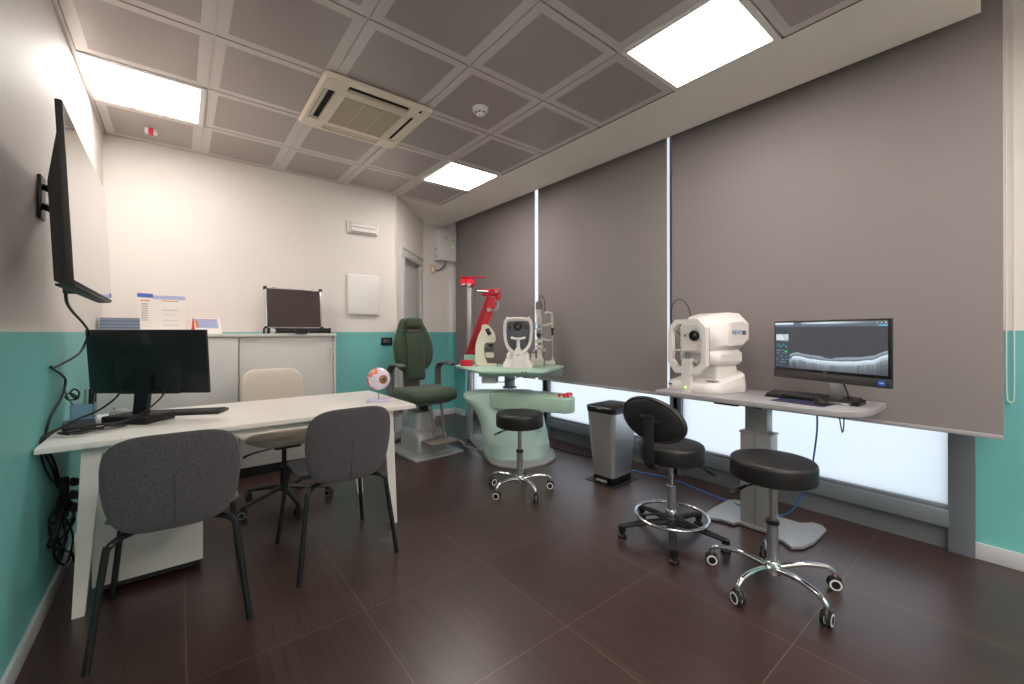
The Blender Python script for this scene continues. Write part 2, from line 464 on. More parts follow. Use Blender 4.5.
# plastered lowered strip along the window and the plaster over the far corner
S('ceiling_soffit', [(box(cx_[5], 2.985, 0.155, 5.32, ZC, ZC + 0.3), M_soffit), (loft([[(1.9, 4.408, ZC), (2.45, 4.408, ZC), (2.45, 5.32, ZC), (1.95, 5.32, ZC)], [(1.9, 4.408, ZC + .3), (2.45, 4.408, ZC + .3), (2.45, 5.32, ZC + .3), (1.95, 5.32, ZC + .3)]]), M_soffit)])
S('ceiling_recess', [(box(2.4, 3.45, YN, 5.42, 3.0, 3.1), M_soffit), (box(2.4, 2.45, YN, 0.155, ZC + .02, 3.0), M_soffit)])

# ceiling light panels; those behind the camera are added fill, out of view
plabel = {(0, 1): 'square ceiling light panel close to the left wall, above the corner', (4, 1): 'small looking far square ceiling light panel beside the window soffit',
          (4, 5): 'large near square ceiling light panel beside the window soffit', (0, 8): 'unseen fill light panel added behind the camera against left wall',
          (2, 8): 'unseen fill light panel added behind the camera in the middle', (4, 8): 'unseen fill light panel added behind the camera beside window soffit',
          (1, 10): 'rearmost unseen fill light panel added nearest the left wall', (3, 10): 'rearmost unseen fill light panel added nearest the window wall'}
for (i, j) in panels:
    x0, x1 = cx_[i], cx_[i + 1]; y1, y0 = ry_[j], ry_[j + 1]; xc, yc = (x0 + x1) / 2, (y0 + y1) / 2
    t = thing('ceiling_light', plabel[(i, j)], 'ceiling light', (xc, yc, ZC), 0, 'square ceiling light panels')
    a, b, f = 0.284, 0.296, 0.03
    fb = [(box(-a, a, -b, -b + f, -.006, .02), M_white), (box(-a, a, b - f, b, -.006, .02), M_white), (box(-a, -a + f, -b + f, b - f, -.006, .02), M_white), (box(a - f, a, -b + f, b - f, -.006, .02), M_white)]
    obj('frame', fb, t)
    obj('diffuser', (box(-a + f, a - f, -b + f, b - f, -.002, .015), M_panel), t)

# air conditioning cassette
t = thing('ceiling_air_conditioner', 'ivory square ceiling air conditioner cassette with four slots', 'air conditioner', (1.01, 2.905, ZC))
hw, hh = 0.35, 0.365
def slotbox(x0, x1, y0, y1, d=.03): return box(x0, x1, y0, y1, d * -1, 0)
pz = -0.032
# frame built as corner blocks and outer rims so the slots are real openings
ring = []
oh, ov = hw - .012, hh - .012
ring.append((loft([[(x, y, 0) for x, y in rrect(hw, hh, .03)], [(x, y, -.012) for x, y in rrect(hw, hh, .03)]], cap=False), M_ac))
ring.append((loft([[(x, y, -.012) for x, y in rrect(hw, hh, .03)], [(x, y, pz) for x, y in rrect(oh, ov, .024)]], cap=False), M_ac))
ring.append((prism(rrect(hw, hh, .03), -.004, 0), M_ac))
def flush(x0, x1, y0, y1): return (box(x0, x1, y0, y1, pz, -.004), M_ac)
ring += [flush(-.2, .2, .325, ov), flush(-.2, .2, -ov, -.325), flush(-oh, -.317, -.215, .215), flush(.317, oh, -.215, .215)]
for sx in (-1, 1):
    for sy in (-1, 1):
        co4 = [(x, y) for x, y in rrect(oh, ov, .024)]
        q = [(sx * .2, sy * .215), (sx * oh, sy * .215), (sx * oh, sy * (ov - .024)), (sx * (oh - .007), sy * (ov - .007)), (sx * (oh - .024), sy * ov), (sx * .2, sy * ov)]
        ring.append((prism(q, pz, -.004), M_ac))
ring += [flush(-.247, .247, -.215, .215), flush(-.2, .2, .215, .257), flush(-.2, .2, -.257, -.215)]
obj('housing', ring, t)
for (x0, x1, y0, y1) in ((-.2, .2, .257, .32), (-.2, .2, -.32, -.257), (-.312, -.247, -.215, .215), (.247, .312, -.215, .215)):
    s = obj('air_slot', (box(x0, x1, y0, y1, -.012, -.009), M_dark), t)
    if x1 - x0 > y1 - y0: sg = 1 if y0 > 0 else -1; fl = rot(box(x0, x1, -.015, .015, -.0015, .0015), 'X', -28 * sg); mv(fl, 0, (y0 + y1) / 2 + sg * .018, -.020)
    else: sg = 1 if x0 > 0 else -1; fl = rot(box(-.015, .015, y0, y1, -.0015, .0015), 'Y', 28 * sg); mv(fl, (x0 + x1) / 2 + sg * .018, 0, -.020)
    obj('louver', (fl, M_ac), t)
gp = [(box(-.225, .225, -.235, .235, pz - .003, pz - .001, .001), M_ac)]
gr = obj('grille_panel', gp + [(box(-.188, .188, -.195, .195, pz - .0045, pz - .002), M_acg)]
         + [(box(-.188, .188, -.195 + .013 * k, -.195 + .013 * k + .003, pz - .0065, pz - .003), M_acg) for k in range(31)]
         + [(box(x - .002, x + .002, -.195, .195, pz - .0075, pz - .003), M_ac) for x in (-.063, .063)], t)
obj('display', (box(.26, .275, -.335, -.305, pz - .002, pz), M_dark), t)

# smoke detector and indicator lamp
t = thing('smoke_detector', 'round white smoke detector on the perforated ceiling tile', 'smoke detector', (1.60, 2.34, ZC))
obj('base', (lathe([(.052, -.018), (.054, -.01), (.054, 0)], 32), M_white), t)
obj('sensor_head', [(lathe([(0, -.052), (.02, -.051), (.032, -.044), (.036, -.034), (.036, -.03), (.046, -.03), (.048, -.018)], 32), M_white),
                    *[(xf(box(.030, .0365, -.008, .008, -.042, -.033), Matrix.Rotation(2 * PI * k / 8, 4, 'Z')), M_dgrey) for k in range(8)]], t)
t = thing('alarm_indicator', 'small white and red indicator light on ceiling near left wall', 'indicator light', (-0.16, 4.12, ZC))
obj('housing', (box(-.035, .035, -.03, .03, -.03, 0, .004), M_white), t)
obj('lens', (box(-.014, .014, -.034, .034, -.036, -.001, .003), M_red), t)

# ---------------------------------------------------------------- blinds
XB = 3.10
bl = [('grey roller blind covering the far window behind the instruments', 3.467, 5.16), ('grey roller blind over the middle window, beside the waste bin', 1.858, 3.41), ('grey roller blind over the near window behind the monitor', 0.09, 1.815)]
for lab, a, b in bl:
    t = thing('roller_blind', lab, 'blind', (XB, (a + b) / 2, 0), 0, 'grey roller blinds on the window wall')
    h = (b - a) / 2
    g = newbm(); nx, nz = 24, 16; V = {}
    rr = random.random() * 6
    for iy in range(nx + 1):
        for iz in range(nz + 1):
            y = -h + 2 * h * iy / nx; z = 0.685 + (2.96 - 0.685) * iz / nz
            w = .0022 * math.sin(y * 5 + rr) * (1 - abs(iz / nz - .3)) + .0012 * math.sin(z * 3 + y * 2)
            V[iy, iz] = (w, y, z)
    vf = {k: g.verts.new((v[0] - .0008, v[1], v[2])) for k, v in V.items()}
    vb = {k: g.verts.new((v[0] + .0008, v[1], v[2])) for k, v in V.items()}
    for iy in range(nx):
        for iz in range(nz):
            g.faces.new((vf[iy, iz], vf[iy, iz + 1], vf[iy + 1, iz + 1], vf[iy + 1, iz])); g.faces.new((vb[iy, iz], vb[iy + 1, iz], vb[iy + 1, iz + 1], vb[iy, iz + 1]))
    for iz in range(nz):
        for iy, s in ((0, 1), (nx, -1)):
            q = (vf[iy, iz], vb[iy, iz], vb[iy, iz + 1], vf[iy, iz + 1]); g.faces.new(q if s == 1 else tuple(reversed(q)))
    obj('fabric', (g, M_blind), t)
    obj('bottom_bar', (box(-.008, .008, -h, h, 0.668, 0.69, .003), M_lgrey), t)
    obj('roller_tube', (cyl((.03, -h, 2.95), (.03, h, 2.95), .03), M_alu), t)
o = obj('blind_chain', (tube([(3.262, .085, 2.9), (3.262, .085, 1.4), (3.262, .084, .9), (3.262, .077, .84), (3.262, .066, .84), (3.262, .06, .9), (3.262, .06, 1.4), (3.262, .06, 2.9)], .0025, 6, sub=4), M_white))
tag(o, 'white looped pull chain hanging beside the near roller blind', 'blind chain')
o = obj('cable_channel', (box(3.262, 3.28, .095, .125, 1.2, 2.99, .002), M_cream)); o['kind'] = 'structure'; o.name = 'trim_3'

# outdoors: bright overcast sky
w = bpy.data.worlds.new('sky'); scene.world = w; w.use_nodes = True
bg = w.node_tree.nodes['Background']; bg.inputs[0].default_value = (0.93, 0.955, 1.0, 1); bg.inputs[1].default_value = 0.50

# ================================================================ wall fittings
def on_back(x0, x1, z0, z1): return ((x0 + x1) / 2, YB, (z0 + z1) / 2)
t = thing('emergency_light', 'clear covered white emergency light high on the back wall', 'emergency light', (1.515, YB, 2.285))
obj('housing', (box(-.16, .16, -.03, 0, -.065, .065, .01), M_white), t)
lens = [(loft([[(-.15, -.03, -.055), (.15, -.03, -.055), (.15, -.03, .055), (-.15, -.03, .055)], [(-.125, -.06, -.045), (.125, -.06, -.045), (.125, -.06, .03), (-.125, -.06, .03)]]), M_oct)]
obj('diffuser', lens, t); obj('reflector_strip', (box(-.12, .12, -.064, -.058, -.01, .0), M_silver), t)
t = thing('wall_access_panel', 'blank white rectangular cover box on the back cream wall', 'cover panel', (1.52, YB, 1.585))
obj('cover', (box(-.165, .165, -.035, 0, -.21, .21, .014, 3), M_white), t)
t = thing('wall_socket', 'black socket plate on teal wall left of green chair', 'wall socket', (1.775, YB, 1.095))
obj('plate', (box(-.062, .062, -.012, 0, -.04, .04, .003), M_bplastic), t)
for k in (-1, 0, 1): obj('module', (box(k * .026 - .011, k * .026 + .011, -.015, -.01, -.022, .022, .001), M_dgrey), t)
t = thing('wall_control_box', 'grey white electrical unit high in the far window corner', 'electrical box', (2.98, 5.3, 2.40), 0)
obj('casing', (box(-.16, .12, -.16, 0, -.2, .23, .012), M_white), t)
for k, m in ((.17, M_dgrey), (.09, M_dgrey), (0.0, M_greenled)): obj('indicator', (box(.05, .065, -.163, -.159, k - .007, k + .009), m), t)
obj('emblem', [(box(-.055, -.03, -.163, -.159, .105, .112), M_dgrey), (box(-.046, -.039, -.163, -.159, .096, .121), M_dgrey)], t)
for z in (-.05, -.16): obj('vent', (box(-.163, -.159, -.09, -.05, z, z + .03), M_teal), t)
t = thing('surface_socket', 'small ivory socket on far wall below the electrical unit', 'wall socket', (2.795, 5.3, 2.08))
obj('plate', (box(-.035, .035, -.03, 0, -.06, .06, .006), M_yell), t); obj('cap', (box(-.02, .02, -.035, -.028, -.03, .03, .004), M_paper), t)
tag(obj('power_cable', (tube([(2.83, 5.28, 2.08), (2.88, 5.26, 2.07), (2.94, 5.22, 2.13), (2.97, 5.2, 2.21)], .007, 8), M_dgrey)), 'short grey cable from ivory socket to the electrical unit', 'cable')

# ================================================================ television
t = thing('wall_television', 'flat television on black swivel arm on the left wall', 'television', (XL, 2.25, 1.60))
scr = Matrix.Translation((0.19, 0, 0)) @ Matrix.Rotation(R(.6), 4, 'Z') @ Matrix.Rotation(R(-2.5), 4, 'Y')
obj('screen_housing', [(xf(box(-.012, .004, -.50, .50, -.265, .265, .003), scr), M_bmatte),
                       (xf(loft([[(-.012, -.47, -.26), (-.012, .47, -.26), (-.012, .47, .2), (-.012, -.47, .2)], [(-.05, -.4, -.25), (-.05, .4, -.25), (-.05, .4, .05), (-.05, -.4, .05)]]), scr), M_bmatte)], t)
obj('display_screen', (xf(box(.0035, .0048, -.494, .494, -.255, .259), scr), mat('television_glass', rgb(20, 20, 22), 0.12, ior=3.0, spec=1.0, coat=1.0)), t)
obj('bottom_strip', (xf(box(-.040, .002, -.46, .46, -.270, -.262, .002), scr), M_bplastic), t)
obj('wall_plate', (box(0, .012, .28, .36, .06, .24, .003), M_bplastic), t)
obj('arm', [(tube([(.01, .32, .20), (.08, .26, .16), (.15, .12, .06)], .016, 8, sub=1), M_bplastic), (tube([(.01, .32, .12), (.08, .26, .08), (.15, .12, -.02)], .016, 8, sub=1), M_bplastic), (box(.135, .15, -.16, .16, -.17, .17, .003), M_bplastic)], t)
obj('lower_hook', (box(.05, .15, .42, .45, -.235, -.205, .004), M_bplastic), t)

# cables on the left wall
def Cb(name, pts, r, m, label, n=8, sub=7):
    return tag(obj(name, (tube(pts, r, n, sub=sub), m)), label, 'cable')
Cb('television_cable', [(-.30, 2.06, 1.345), (-.315, 2.2, 1.29), (-.34, 2.7, 1.235), (-.36, 3.0, 1.198), (-.37, 3.02, 1.147), (-.39, 2.957, 1.085), (-.435, 2.79, 1.037), (-.44, 2.70, 1.04), (-.437, 2.9, .99), (-.437, 2.985, .951), (-.437, 2.9, .887), (-.44, 2.70, .823), (-.4445, 2.63, .75), (-.4445, 2.66, .69), (-.44, 2.77, .6), (-.435, 2.86, .47)], .005, M_cable, 'long black television cable zigzagging down the teal left wall')

# ================================================================ desk
D = thing('white_desk', 'long white desk with splayed legs behind two grey chairs', 'desk', (0.36, 2.82, 0))
obj('desktop', (box(-.80, .80, -.40, .40, .715, .74, .003), M_desk), D)
def splay(xt, yt, xb, yb, w=.032, dd=.018):
    return loft([[(xb - w * .6, yb - dd, 0), (xb + w * .6, yb - dd, 0), (xb + w * .6, yb + dd, 0), (xb - w * .6, yb + dd, 0)],
                 [(xt - w, yt - dd, .715), (xt + w, yt - dd, .715), (xt + w, yt + dd, .715), (xt - w, yt + dd, .715)]])
for sx in (-1, 1):
    for sy in (-1, 1):
        obj('leg', (splay(sx * .645, sy * .325, sx * .69, sy * .31), M_whitemet), D)
obj('frame_beam', [(box(-.66, .66, -.35, -.31, .68, .715), M_whitemet), (box(-.66, .66, .31, .35, .68, .715), M_whitemet), (box(-.665, -.625, -.35, .35, .68, .715), M_whitemet), (box(.625, .665, -.35, .35, .68, .715), M_whitemet)], D)
obj('height_knob', [(box(.70, .735, -.3, -.24, .655, .715, .004), M_grey), (mv(rot(lathe([(.018, 0), (.02, .005), (.02, .03), (.012, .035)], 16), 'Y', 90), .735, -.27, .68), M_grey)], D)
# drawer pedestal under the desk
t = thing('drawer_pedestal', 'low white drawer pedestal under the left end of desk', 'drawer unit', (-0.105, 2.92, 0))
obj('body', (box(-.20, .20, -.29, .29, .045, .56, .003), M_cab), t)
for k in range(3):
    dd = obj('drawer', (box(-.195, .195, .29, .308, .05 + .17 * k, .21 + .17 * k, .002), M_cab), t)
    obj('handle', (box(-.05, .05, .308, .318, .18 + .17 * k, .19 + .17 * k, .002), M_grey), dd)
obj('plinth', (box(-.185, .185, -.28, .28, .02, .045), M_bmatte), t)
for sx in (-1, 1):
    for sy in (-1, 1): obj('caster', (mv(rot(lathe([(.018, -.012), (.022, -.008), (.022, .008), (.018, .012)], 14), 'Y', 90), sx * .15, sy * .24, .022), M_rubber), t)

# ---- desk items
mr = R(-36)
t = thing('desktop_monitor', 'black computer monitor seen from behind on white desk', 'monitor', (-0.137, 2.878, .74), mr)
tilt = Matrix.Translation((0, 0, .13)) @ Matrix.Rotation(R(4.5), 4, 'X')
obj('back_housing', [(xf(box(-.302, .302, .03, .048, 0, .335, .004), tilt), M_bplastic), (xf(loft([[(-.17, .03, .03), (.17, .03, .03), (.17, .03, .2), (-.17, .03, .2)], [(-.15, .008, .03), (.15, .008, .03), (.14, .014, .13), (-.14, .014, .13)]]), tilt), M_bplastic), (xf(box(-.14, .16, .012, .03, .0, .055, .004), tilt), M_bmatte)], t)
obj('screen', (xf(box(-.295, .295, .0475, .0495, .012, .327), tilt), M_bgloss), t)
lg = [(xf(rot(lathe([(.026, 0), (.026, .001)], 32), 'X', 90), tilt @ Matrix.Translation((0, .0295, .28))), M_hp),
      (text('hp', .036, .0004, tilt @ Matrix.Translation((0, .0282, .281)) @ Matrix.Rotation(R(90), 4, 'X') @ Matrix(((1, .2, 0, 0), (0, 1, 0, 0), (0, 0, 1, 0), (0, 0, 0, 1)))), M_bplastic)]
obj('logo_badge', lg, t)
obj('stand_neck', (loft([[(-.034, -.035, .035), (.034, -.035, .035), (.034, -.012, .035), (-.034, -.012, .035)], [(-.034, -.012, .24), (.034, -.012, .24), (.034, .012, .24), (-.034, .012, .24)]]), M_bplastic), t)
obj('stand_base', (xf(box(-.11, .12, -.12, .05, 0, .037, .004), Matrix.Rotation(R(-6), 4, 'Z')), M_bmatte), t)
obj('hinge', (box(-.03, .03, .0, .03, .16, .22, .004), M_bmatte), t)

t = thing('desk_keyboard', 'black keyboard on the white desk beside the monitor base', 'keyboard', (0.0, 2.97, .74), R(-24))
obj('tray', (box(-.22, .22, -.07, .07, .0, .014, .004), M_bplastic), t)
keys = []
for r_ in range(5):
    for c_ in range(20): keys.append((box(-.212 + c_ * .0212, -.212 + c_ * .0212 + .018, -.062 + r_ * .0245, -.062 + r_ * .0245 + .021, .013, .019, .002, 1), M_bmatte))
obj('keys', keys, t)
def mouse(name, label, loc, rz, m):
    t = thing(name, label, 'computer mouse', loc, rz)
    obj('body', (xf(sphere(1, (0, 0, 0), (.031, .055, .036), 24, 16), Matrix.Translation((0, 0, .0))), m), t)
    # clip below desk: flatten bottom
    me = t.children[0].data
    for v in me.vertices: v.co.z = max(v.co.z, 0.0)
    obj('scroll_wheel', (mv(rot(lathe([(.006, -.003), (.007, 0), (.006, .003)], 12), 'Y', 90), 0, .03, .03), M_dgrey), t)
mouse('computer_mouse', 'silver grey mouse behind the monitor stand on white desk', (-.25, 3.14, .74), R(60), M_grey)

t = thing('pen_cup', 'blue mesh pen holder at left edge of white desk', 'pen holder', (-.375, 2.99, .74))
cw = .042
obj('cup', [(box(-cw, cw, -cw, cw, 0, .003), M_bluecup), (box(-cw, -cw + .003, -cw, cw, 0, .09), M_bluecup), (box(cw - .003, cw, -cw, cw, 0, .09), M_bluecup), (box(-cw, cw, -cw, -cw + .003, 0, .09), M_bluecup), (box(-cw, cw, cw - .003, cw, 0, .09), M_bluecup),
            (box(-cw - .002, cw + .002, -cw - .002, cw + .002, .083, .092), M_bluecup)], t)
o = obj('scissors', [(tube([(-.01, 0, .01), (-.02, -.005, .12)], .003, 6, sub=1), M_steel), (tube([(-.02, -.005, .12), (-.035, -.005, .13), (-.045, -.005, .155), (-.03, -.005, .17), (-.015, -.005, .15), (-.02, -.005, .12)], .004, 6), M_bplastic), (tube([(-.02, -.005, .12), (-.05, -.005, .118), (-.062, -.005, .135), (-.05, -.005, .15), (-.03, -.005, .14), (-.02, -.005, .12)], .004, 6), M_bplastic)], None, (-.375, 2.99, .74))
tag(o, 'black handled scissors standing in the blue pen holder', 'scissors')
pens = [('orange tipped wooden pencil leaning left in the blue pen holder', (-.005, -.02, .01), (-.065, -.03, .175), .0035, M_taupe, 'pencil'),
        ('pale grey pen upright in the middle of the blue pen holder', (.0, .01, .01), (.006, .012, .165), .0048, M_lgrey, 'pen'),
        ('pale green marker upright near the right of blue pen holder', (.012, .0, .01), (.02, 0, .172), .0058, M_mint, 'marker'),
        ('thick black marker at the right side of blue pen holder', (.026, -.01, .01), (.032, -.012, .175), .011, M_bplastic, 'marker')]
for lab, p0, p1, r_, m, c_ in pens:
    d_ = Vector(p1) - Vector(p0)
    o = obj(c_, [(tube([p0, tuple(Vector(p0) + d_ * .86), tuple(Vector(p0) + d_ * .93), p1], [r_, r_, r_ * 1.05, r_ * .5], 10, sub=1), m)], None, (-.375, 2.99, .74)); tag(o, lab, c_)

t = thing('docking_box', 'flat black electronics box at the left edge of desk', 'electronics box', (-.365, 2.80, .74), R(8))
obj('case', (box(-.055, .055, -.10, .10, 0, .028, .004), M_bplastic), t)
obj('status_strip', (box(-.02, .02, -.1015, -.1, .008, .014), M_dgrey), t)
Cb('monitor_power_cable', [(-.23, 2.93, .90), (-.25, 2.88, .86), (-.31, 2.84, .81), (-.37, 2.76, .79), (-.425, 2.64, .76), (-.4445, 2.60, .74), (-.4445, 2.62, .68), (-.44, 2.74, .58), (-.435, 2.8, .48)], .0045, M_cable, 'black cable from monitor back curving over left desk edge')
Cb('display_cable', [(-.06, 2.81, .90), (-.07, 2.78, .86), (-.14, 2.70, .80), (-.22, 2.68, .77), (-.30, 2.66, .775), (-.38, 2.62, .78), (-.43, 2.57, .77), (-.4445, 2.55, .74), (-.4445, 2.58, .66), (-.44, 2.68, .56), (-.435, 2.78, .5)], .004, M_cable, 'black display cable sagging from monitor right side to wall')
random.seed(3)
for k, lab in enumerate(('tangled thin black cable coiled on desk beside the box', 'thin black cable loop on desk touching the monitor base')):
    pts = []; cx0, cy0 = [(-.34, 2.64), (-.27, 2.71)][k]
    for q in range(22):
        a = q * 1.1; pts.append((cx0 + math.cos(a) * (.05 + .03 * random.random()), cy0 + math.sin(a) * (.03 + .025 * random.random()), .746 + .012 * random.random()))
    Cb('coiled_cable', pts, .0024, M_cable, lab, 6, 5)
# under desk bundle
t = thing('power_strip', 'black power strip hanging among tangled cables under desk', 'power strip', (-.415, 2.80, .43), R(10))
obj('body', (rot(box(-.016, .016, -.026, .026, -.10, .10, .006), 'X', 24), M_bplastic), t)
for z in (-.06, .0, .06): obj('plug', (mv(tube([(.02, .06, 0), (.035, -.01, 0), (.02, -.05, .01)], [.010, .016, .017], 10, sub=2), 0.01, 0.01, z), M_bmatte), t)
for k, lab in enumerate(('loose loop of black cable hanging lowest below the power strip', 'black cable loop bulging left of the power strip', 'black cable knotted across the front of the power strip')):
    pts = []
    cz = (.27, .33, .37)[k]; cy0 = (2.80, 2.74, 2.82)[k]; ra, rb = ((.11, .13), (.15, .09), (.18, .05))[k]
    for q in range(13):
        a = q * 1.05 + k; pts.append((-.415 + .02 * math.sin(q * 1.7), cy0 + math.sin(a) * ra * (1 + .25 * math.sin(q * 2.3)), cz + math.cos(a) * rb * (1 + .2 * math.cos(q * 1.3))))
    Cb('hanging_cable', pts, .0045, M_cable, lab, 7, 5)
Cb('floor_cable', [(-.42, 2.8, .36), (-.425, 2.72, .28), (-.42, 2.8, .2), (-.42, 2.9, .14), (-.415, 2.98, .1), (-.41, 3.0, .05), (-.40, 3.06, .008), (-.38, 3.15, .006)], .005, M_cable, 'black cable dropping from the tangle to the floor')

# eye model
t = thing('eye_model', 'anatomical eyeball model on lilac stand at the desk end', 'eye model', (1.02, 2.67, .74), R(-22))
obj('stand_base', (prism(rrect(.075, .05, .02), 0, .016, .004), M_lilac), t)
obj('rod', (cyl((0, 0, .014), (0, 0, .078), .003), M_gunmetal), t)
er = .073; ec = Vector((0, 0, .148))
obj('eyeball', (sphere(er, ec, (1, 1, 1), 40, 24), M_eyew), t)
fd = Vector((.42, -.88, .02)).normalized()
rm = fd.to_track_quat('Z', 'Y').to_matrix().to_4x4()
ir = obj('iris', (xf(lathe([(.026, er * .93), (.026, er * .955), (.020, er * 1.02), (.008, er * 1.04), (0, er * 1.04)], 28), Matrix.Translation(ec) @ rm), M_amber), t)
obj('pupil', (xf(lathe([(.008, er * 1.035), (.0075, er * 1.05), (0, er * 1.052)], 20), Matrix.Translation(ec) @ rm), M_dark), ir)
obj('iris_ring', (xf(lathe([(.029, er * .90), (.030, er * .93), (.026, er * .96)], 28), Matrix.Translation(ec) @ rm), M_pink), ir)
def patch(az0, az1, el0, el1, m, k=1.012, nn=8):
    bm = newbm(); V = {}
    for i in range(nn + 1):
        for j in range(nn + 1):
            for s, kk in ((0, .98), (1, k)):
                a = R(az0 + (az1 - az0) * i / nn); e = R(el0 + (el1 - el0) * j / nn)
                V[i, j, s] = bm.verts.new(ec + Vector((math.cos(e) * math.cos(a), math.cos(e) * math.sin(a), math.sin(e))) * er * kk)
    for i in range(nn):
        for j in range(nn):
            for s in (0, 1): bm.faces.new((V[i, j, s], V[i + 1, j, s], V[i + 1, j + 1, s], V[i, j + 1, s]))
    for i in range(nn):
        for a, b in (((i, 0), (i + 1, 0)), ((i, nn), (i + 1, nn)), ((0, i), (0, i + 1)), ((nn, i), (nn, i + 1))):
            bm.faces.new((V[a[0], a[1], 0], V[b[0], b[1], 0], V[b[0], b[1], 1], V[a[0], a[1], 1]))
    bmesh.ops.recalc_face_normals(bm, faces=bm.faces)
    return bm
obj('muscle', (patch(215, 262, 30, 52, M_orange, 1.03), mat('muscle_orange', rgb(250, 120, 30), .3)), t)
obj('muscle', (patch(195, 235, 14, 32, M_pink, 1.03), M_pink), t)
obj('muscle', (patch(185, 212, -34, 8, M_red, 1.03), M_red), t)
obj('muscle', (patch(195, 235, -62, -42, M_red, 1.02), M_red), t)
obj('muscle', (patch(180, 240, 62, 76, M_red, 1.02), M_red), t)

# ================================================================ chairs
def visitor_chair(loc, rz, label):
    t = thing('visitor_chair', label, 'chair', loc, rz, 'grey wool visitor chairs at the white desk')
    ol = []
    # back outline (x, z) from bottom, rounded
    W = .212; zb, zt = -.185, .20
    for k in range(48):
        a = 2 * PI * k / 48
        ex = 2 / 3.9
        x = math.copysign(abs(math.cos(a)) ** ex, math.cos(a)); y = math.copysign(abs(math.sin(a)) ** ex, math.sin(a))
        wx = W * (1.0 - .10 * max(0, -y) + .0 * y)
        ol.append((x * wx, y * .19))
    def dfb(x, y, z):
        # y is height here, z is thickness
        yy = -.235 - (y + .19) * .16 - z + .55 * x * x * 1.1 + (.03 if y < -.15 else 0) * 0
        return (x, yy, .625 + y)
    obj('backrest', (pillow(ol, .034, deform=dfb), M_fab), t)
    sm = [(tube([(0, -.235 - (q + .19) * .16 - .0172, .625 + q) for q in (-.17, -.1, -.03, .03)], .0016, 6, sub=3), M_seam)]
    obj('seam', sm, t)
    so = rrect(.215, .225, .09, 8)
    def dfs(x, y, z):
        f = max(0, -y - .12)
        return (x * (1 - .05 * (y + .2)), y + .02, .452 + z + .25 * x * x + f * .35 - .3 * max(0, y - .15) ** 1.2)
    obj('seat', (pillow(so, .045, deform=dfs), M_fab), t)
    for sx in (-1, 1):
        obj('leg', (tube([(sx * .12, -.14, .422), (sx * .165, -.185, .422), (sx * .192, -.212, .405), (sx * .20, -.22, .37), (sx * .242, -.262, .0)], .0118, 10, sub=4), M_blegs), t)
        obj('leg', (tube([(sx * .12, .12, .422), (sx * .165, .17, .422), (sx * .19, .195, .405), (sx * .20, .202, .37), (sx * .24, .255, .0)], .0118, 10, sub=4), M_blegs), t)
    obj('under_frame', [(tube([(-.12, -.14, .422), (.12, -.14, .422)], .009, 8, sub=1), M_blegs), (tube([(-.12, .12, .422), (.12, .12, .422)], .009, 8, sub=1), M_blegs), (box(-.125, -.095, -.14, .12, .416, .428), M_blegs), (box(.095, .125, -.14, .12, .416, .428), M_blegs)], t)
    return t
c1 = visitor_chair((-.003, 2.31, 0), R(-2), 'nearest dark grey chair at left, behind the black monitor')
dup(c1, (.677, 2.415, 0), R(1), 'dark grey chair at the right end of white desk, nearest the eye model')

# castered base helper
def caster(t, x, y, ang_, m_h=M_bplastic, r_=.029, ring=M_white):
    w = thing_part = bpy.data.objects.new('caster', None); COL.objects.link(w); w.parent = t; w.location = (x, y, 0); w.rotation_euler = (0, 0, ang_)
    # two wheels with pale rims, hood and stem
    for s in (-1, 1):
        obj('wheel', [(mv(rot(lathe([(r_ * .55, -.007), (r_ * .9, -.0075), (r_, -.005), (r_, .005), (r_ * .9, .0075), (r_ * .55, .007)], 20), 'Y', 90), s * .012, 0, r_), M_rubber),
                      (mv(rot(lathe([(r_ * .62, -.0085), (r_ * .86, -.0085), (r_ * .86, .0085), (r_ * .62, .0085)], 20), 'Y', 90), s * .012, 0, r_), ring),
                      (mv(rot(lathe([(0, -.0095), (r_ * .6, -.0095), (r_ * .6, .0095), (0, .0095)], 20), 'Y', 90), s * .012, 0, r_), M_bplastic)], w)
    hood = tube([(0, -.02, r_ + .006), (0, -.012, r_ + .022), (0, .006, r_ + .029), (0, .02, r_ + .018)], .011, 10, sub=4, flat=(1, 1.1))
    obj('hood', [(hood, m_h), (cyl((0, 0, r_ + .02), (0, 0, r_ + .045), .008), m_h)], w)
    return w

# beige swivel chair
t = thing('swivel_chair', 'beige upholstered swivel chair on black castered base behind desk', 'office chair', (.575, 3.27, 0), R(186))
ol = [(q[0] * (1 - .06 * (q[1] > 0)), q[1]) for q in rrect(.218, .185, .095, 8)]
def dfb2(x, y, z): return (x, -.24 - (y + .18) * .2 - z + .9 * x * x, .735 + y)
obj('backrest', (pillow(ol, .05, deform=dfb2), M_beige), t)
so = rrect(.255, .235, .12, 8)
obj('seat', (pillow(so, .10, deform=lambda x, y, z: (x, y - .02, .47 + (z if z > 0 else z * 1.1 * (1 - (abs(x) / .3) ** 2)) + .22 * x * x + max(0, -y - .15) * .5)), M_beige), t)
obj('back_support', (tube([(0, -.1, .43), (0, -.2, .43), (0, -.262, .5), (0, -.265, .6)], .02, 10, flat=(.5, 1.6)), M_bplastic), t)
obj('gas_lift', [(cyl((0, 0, .09), (0, 0, .26), .026), M_bplastic), (cyl((0, 0, .26), (0, 0, .42), .015), M_bmatte)], t)
obj('tilt_mechanism', [(box(-.08, .08, -.1, .1, .40, .425, .006), M_bplastic)], t)
obj('lever', (tube([(.06, .05, .41), (.2, .06, .40), (.26, .07, .385)], [.005, .005, .009], 8, sub=2), M_bplastic), t)
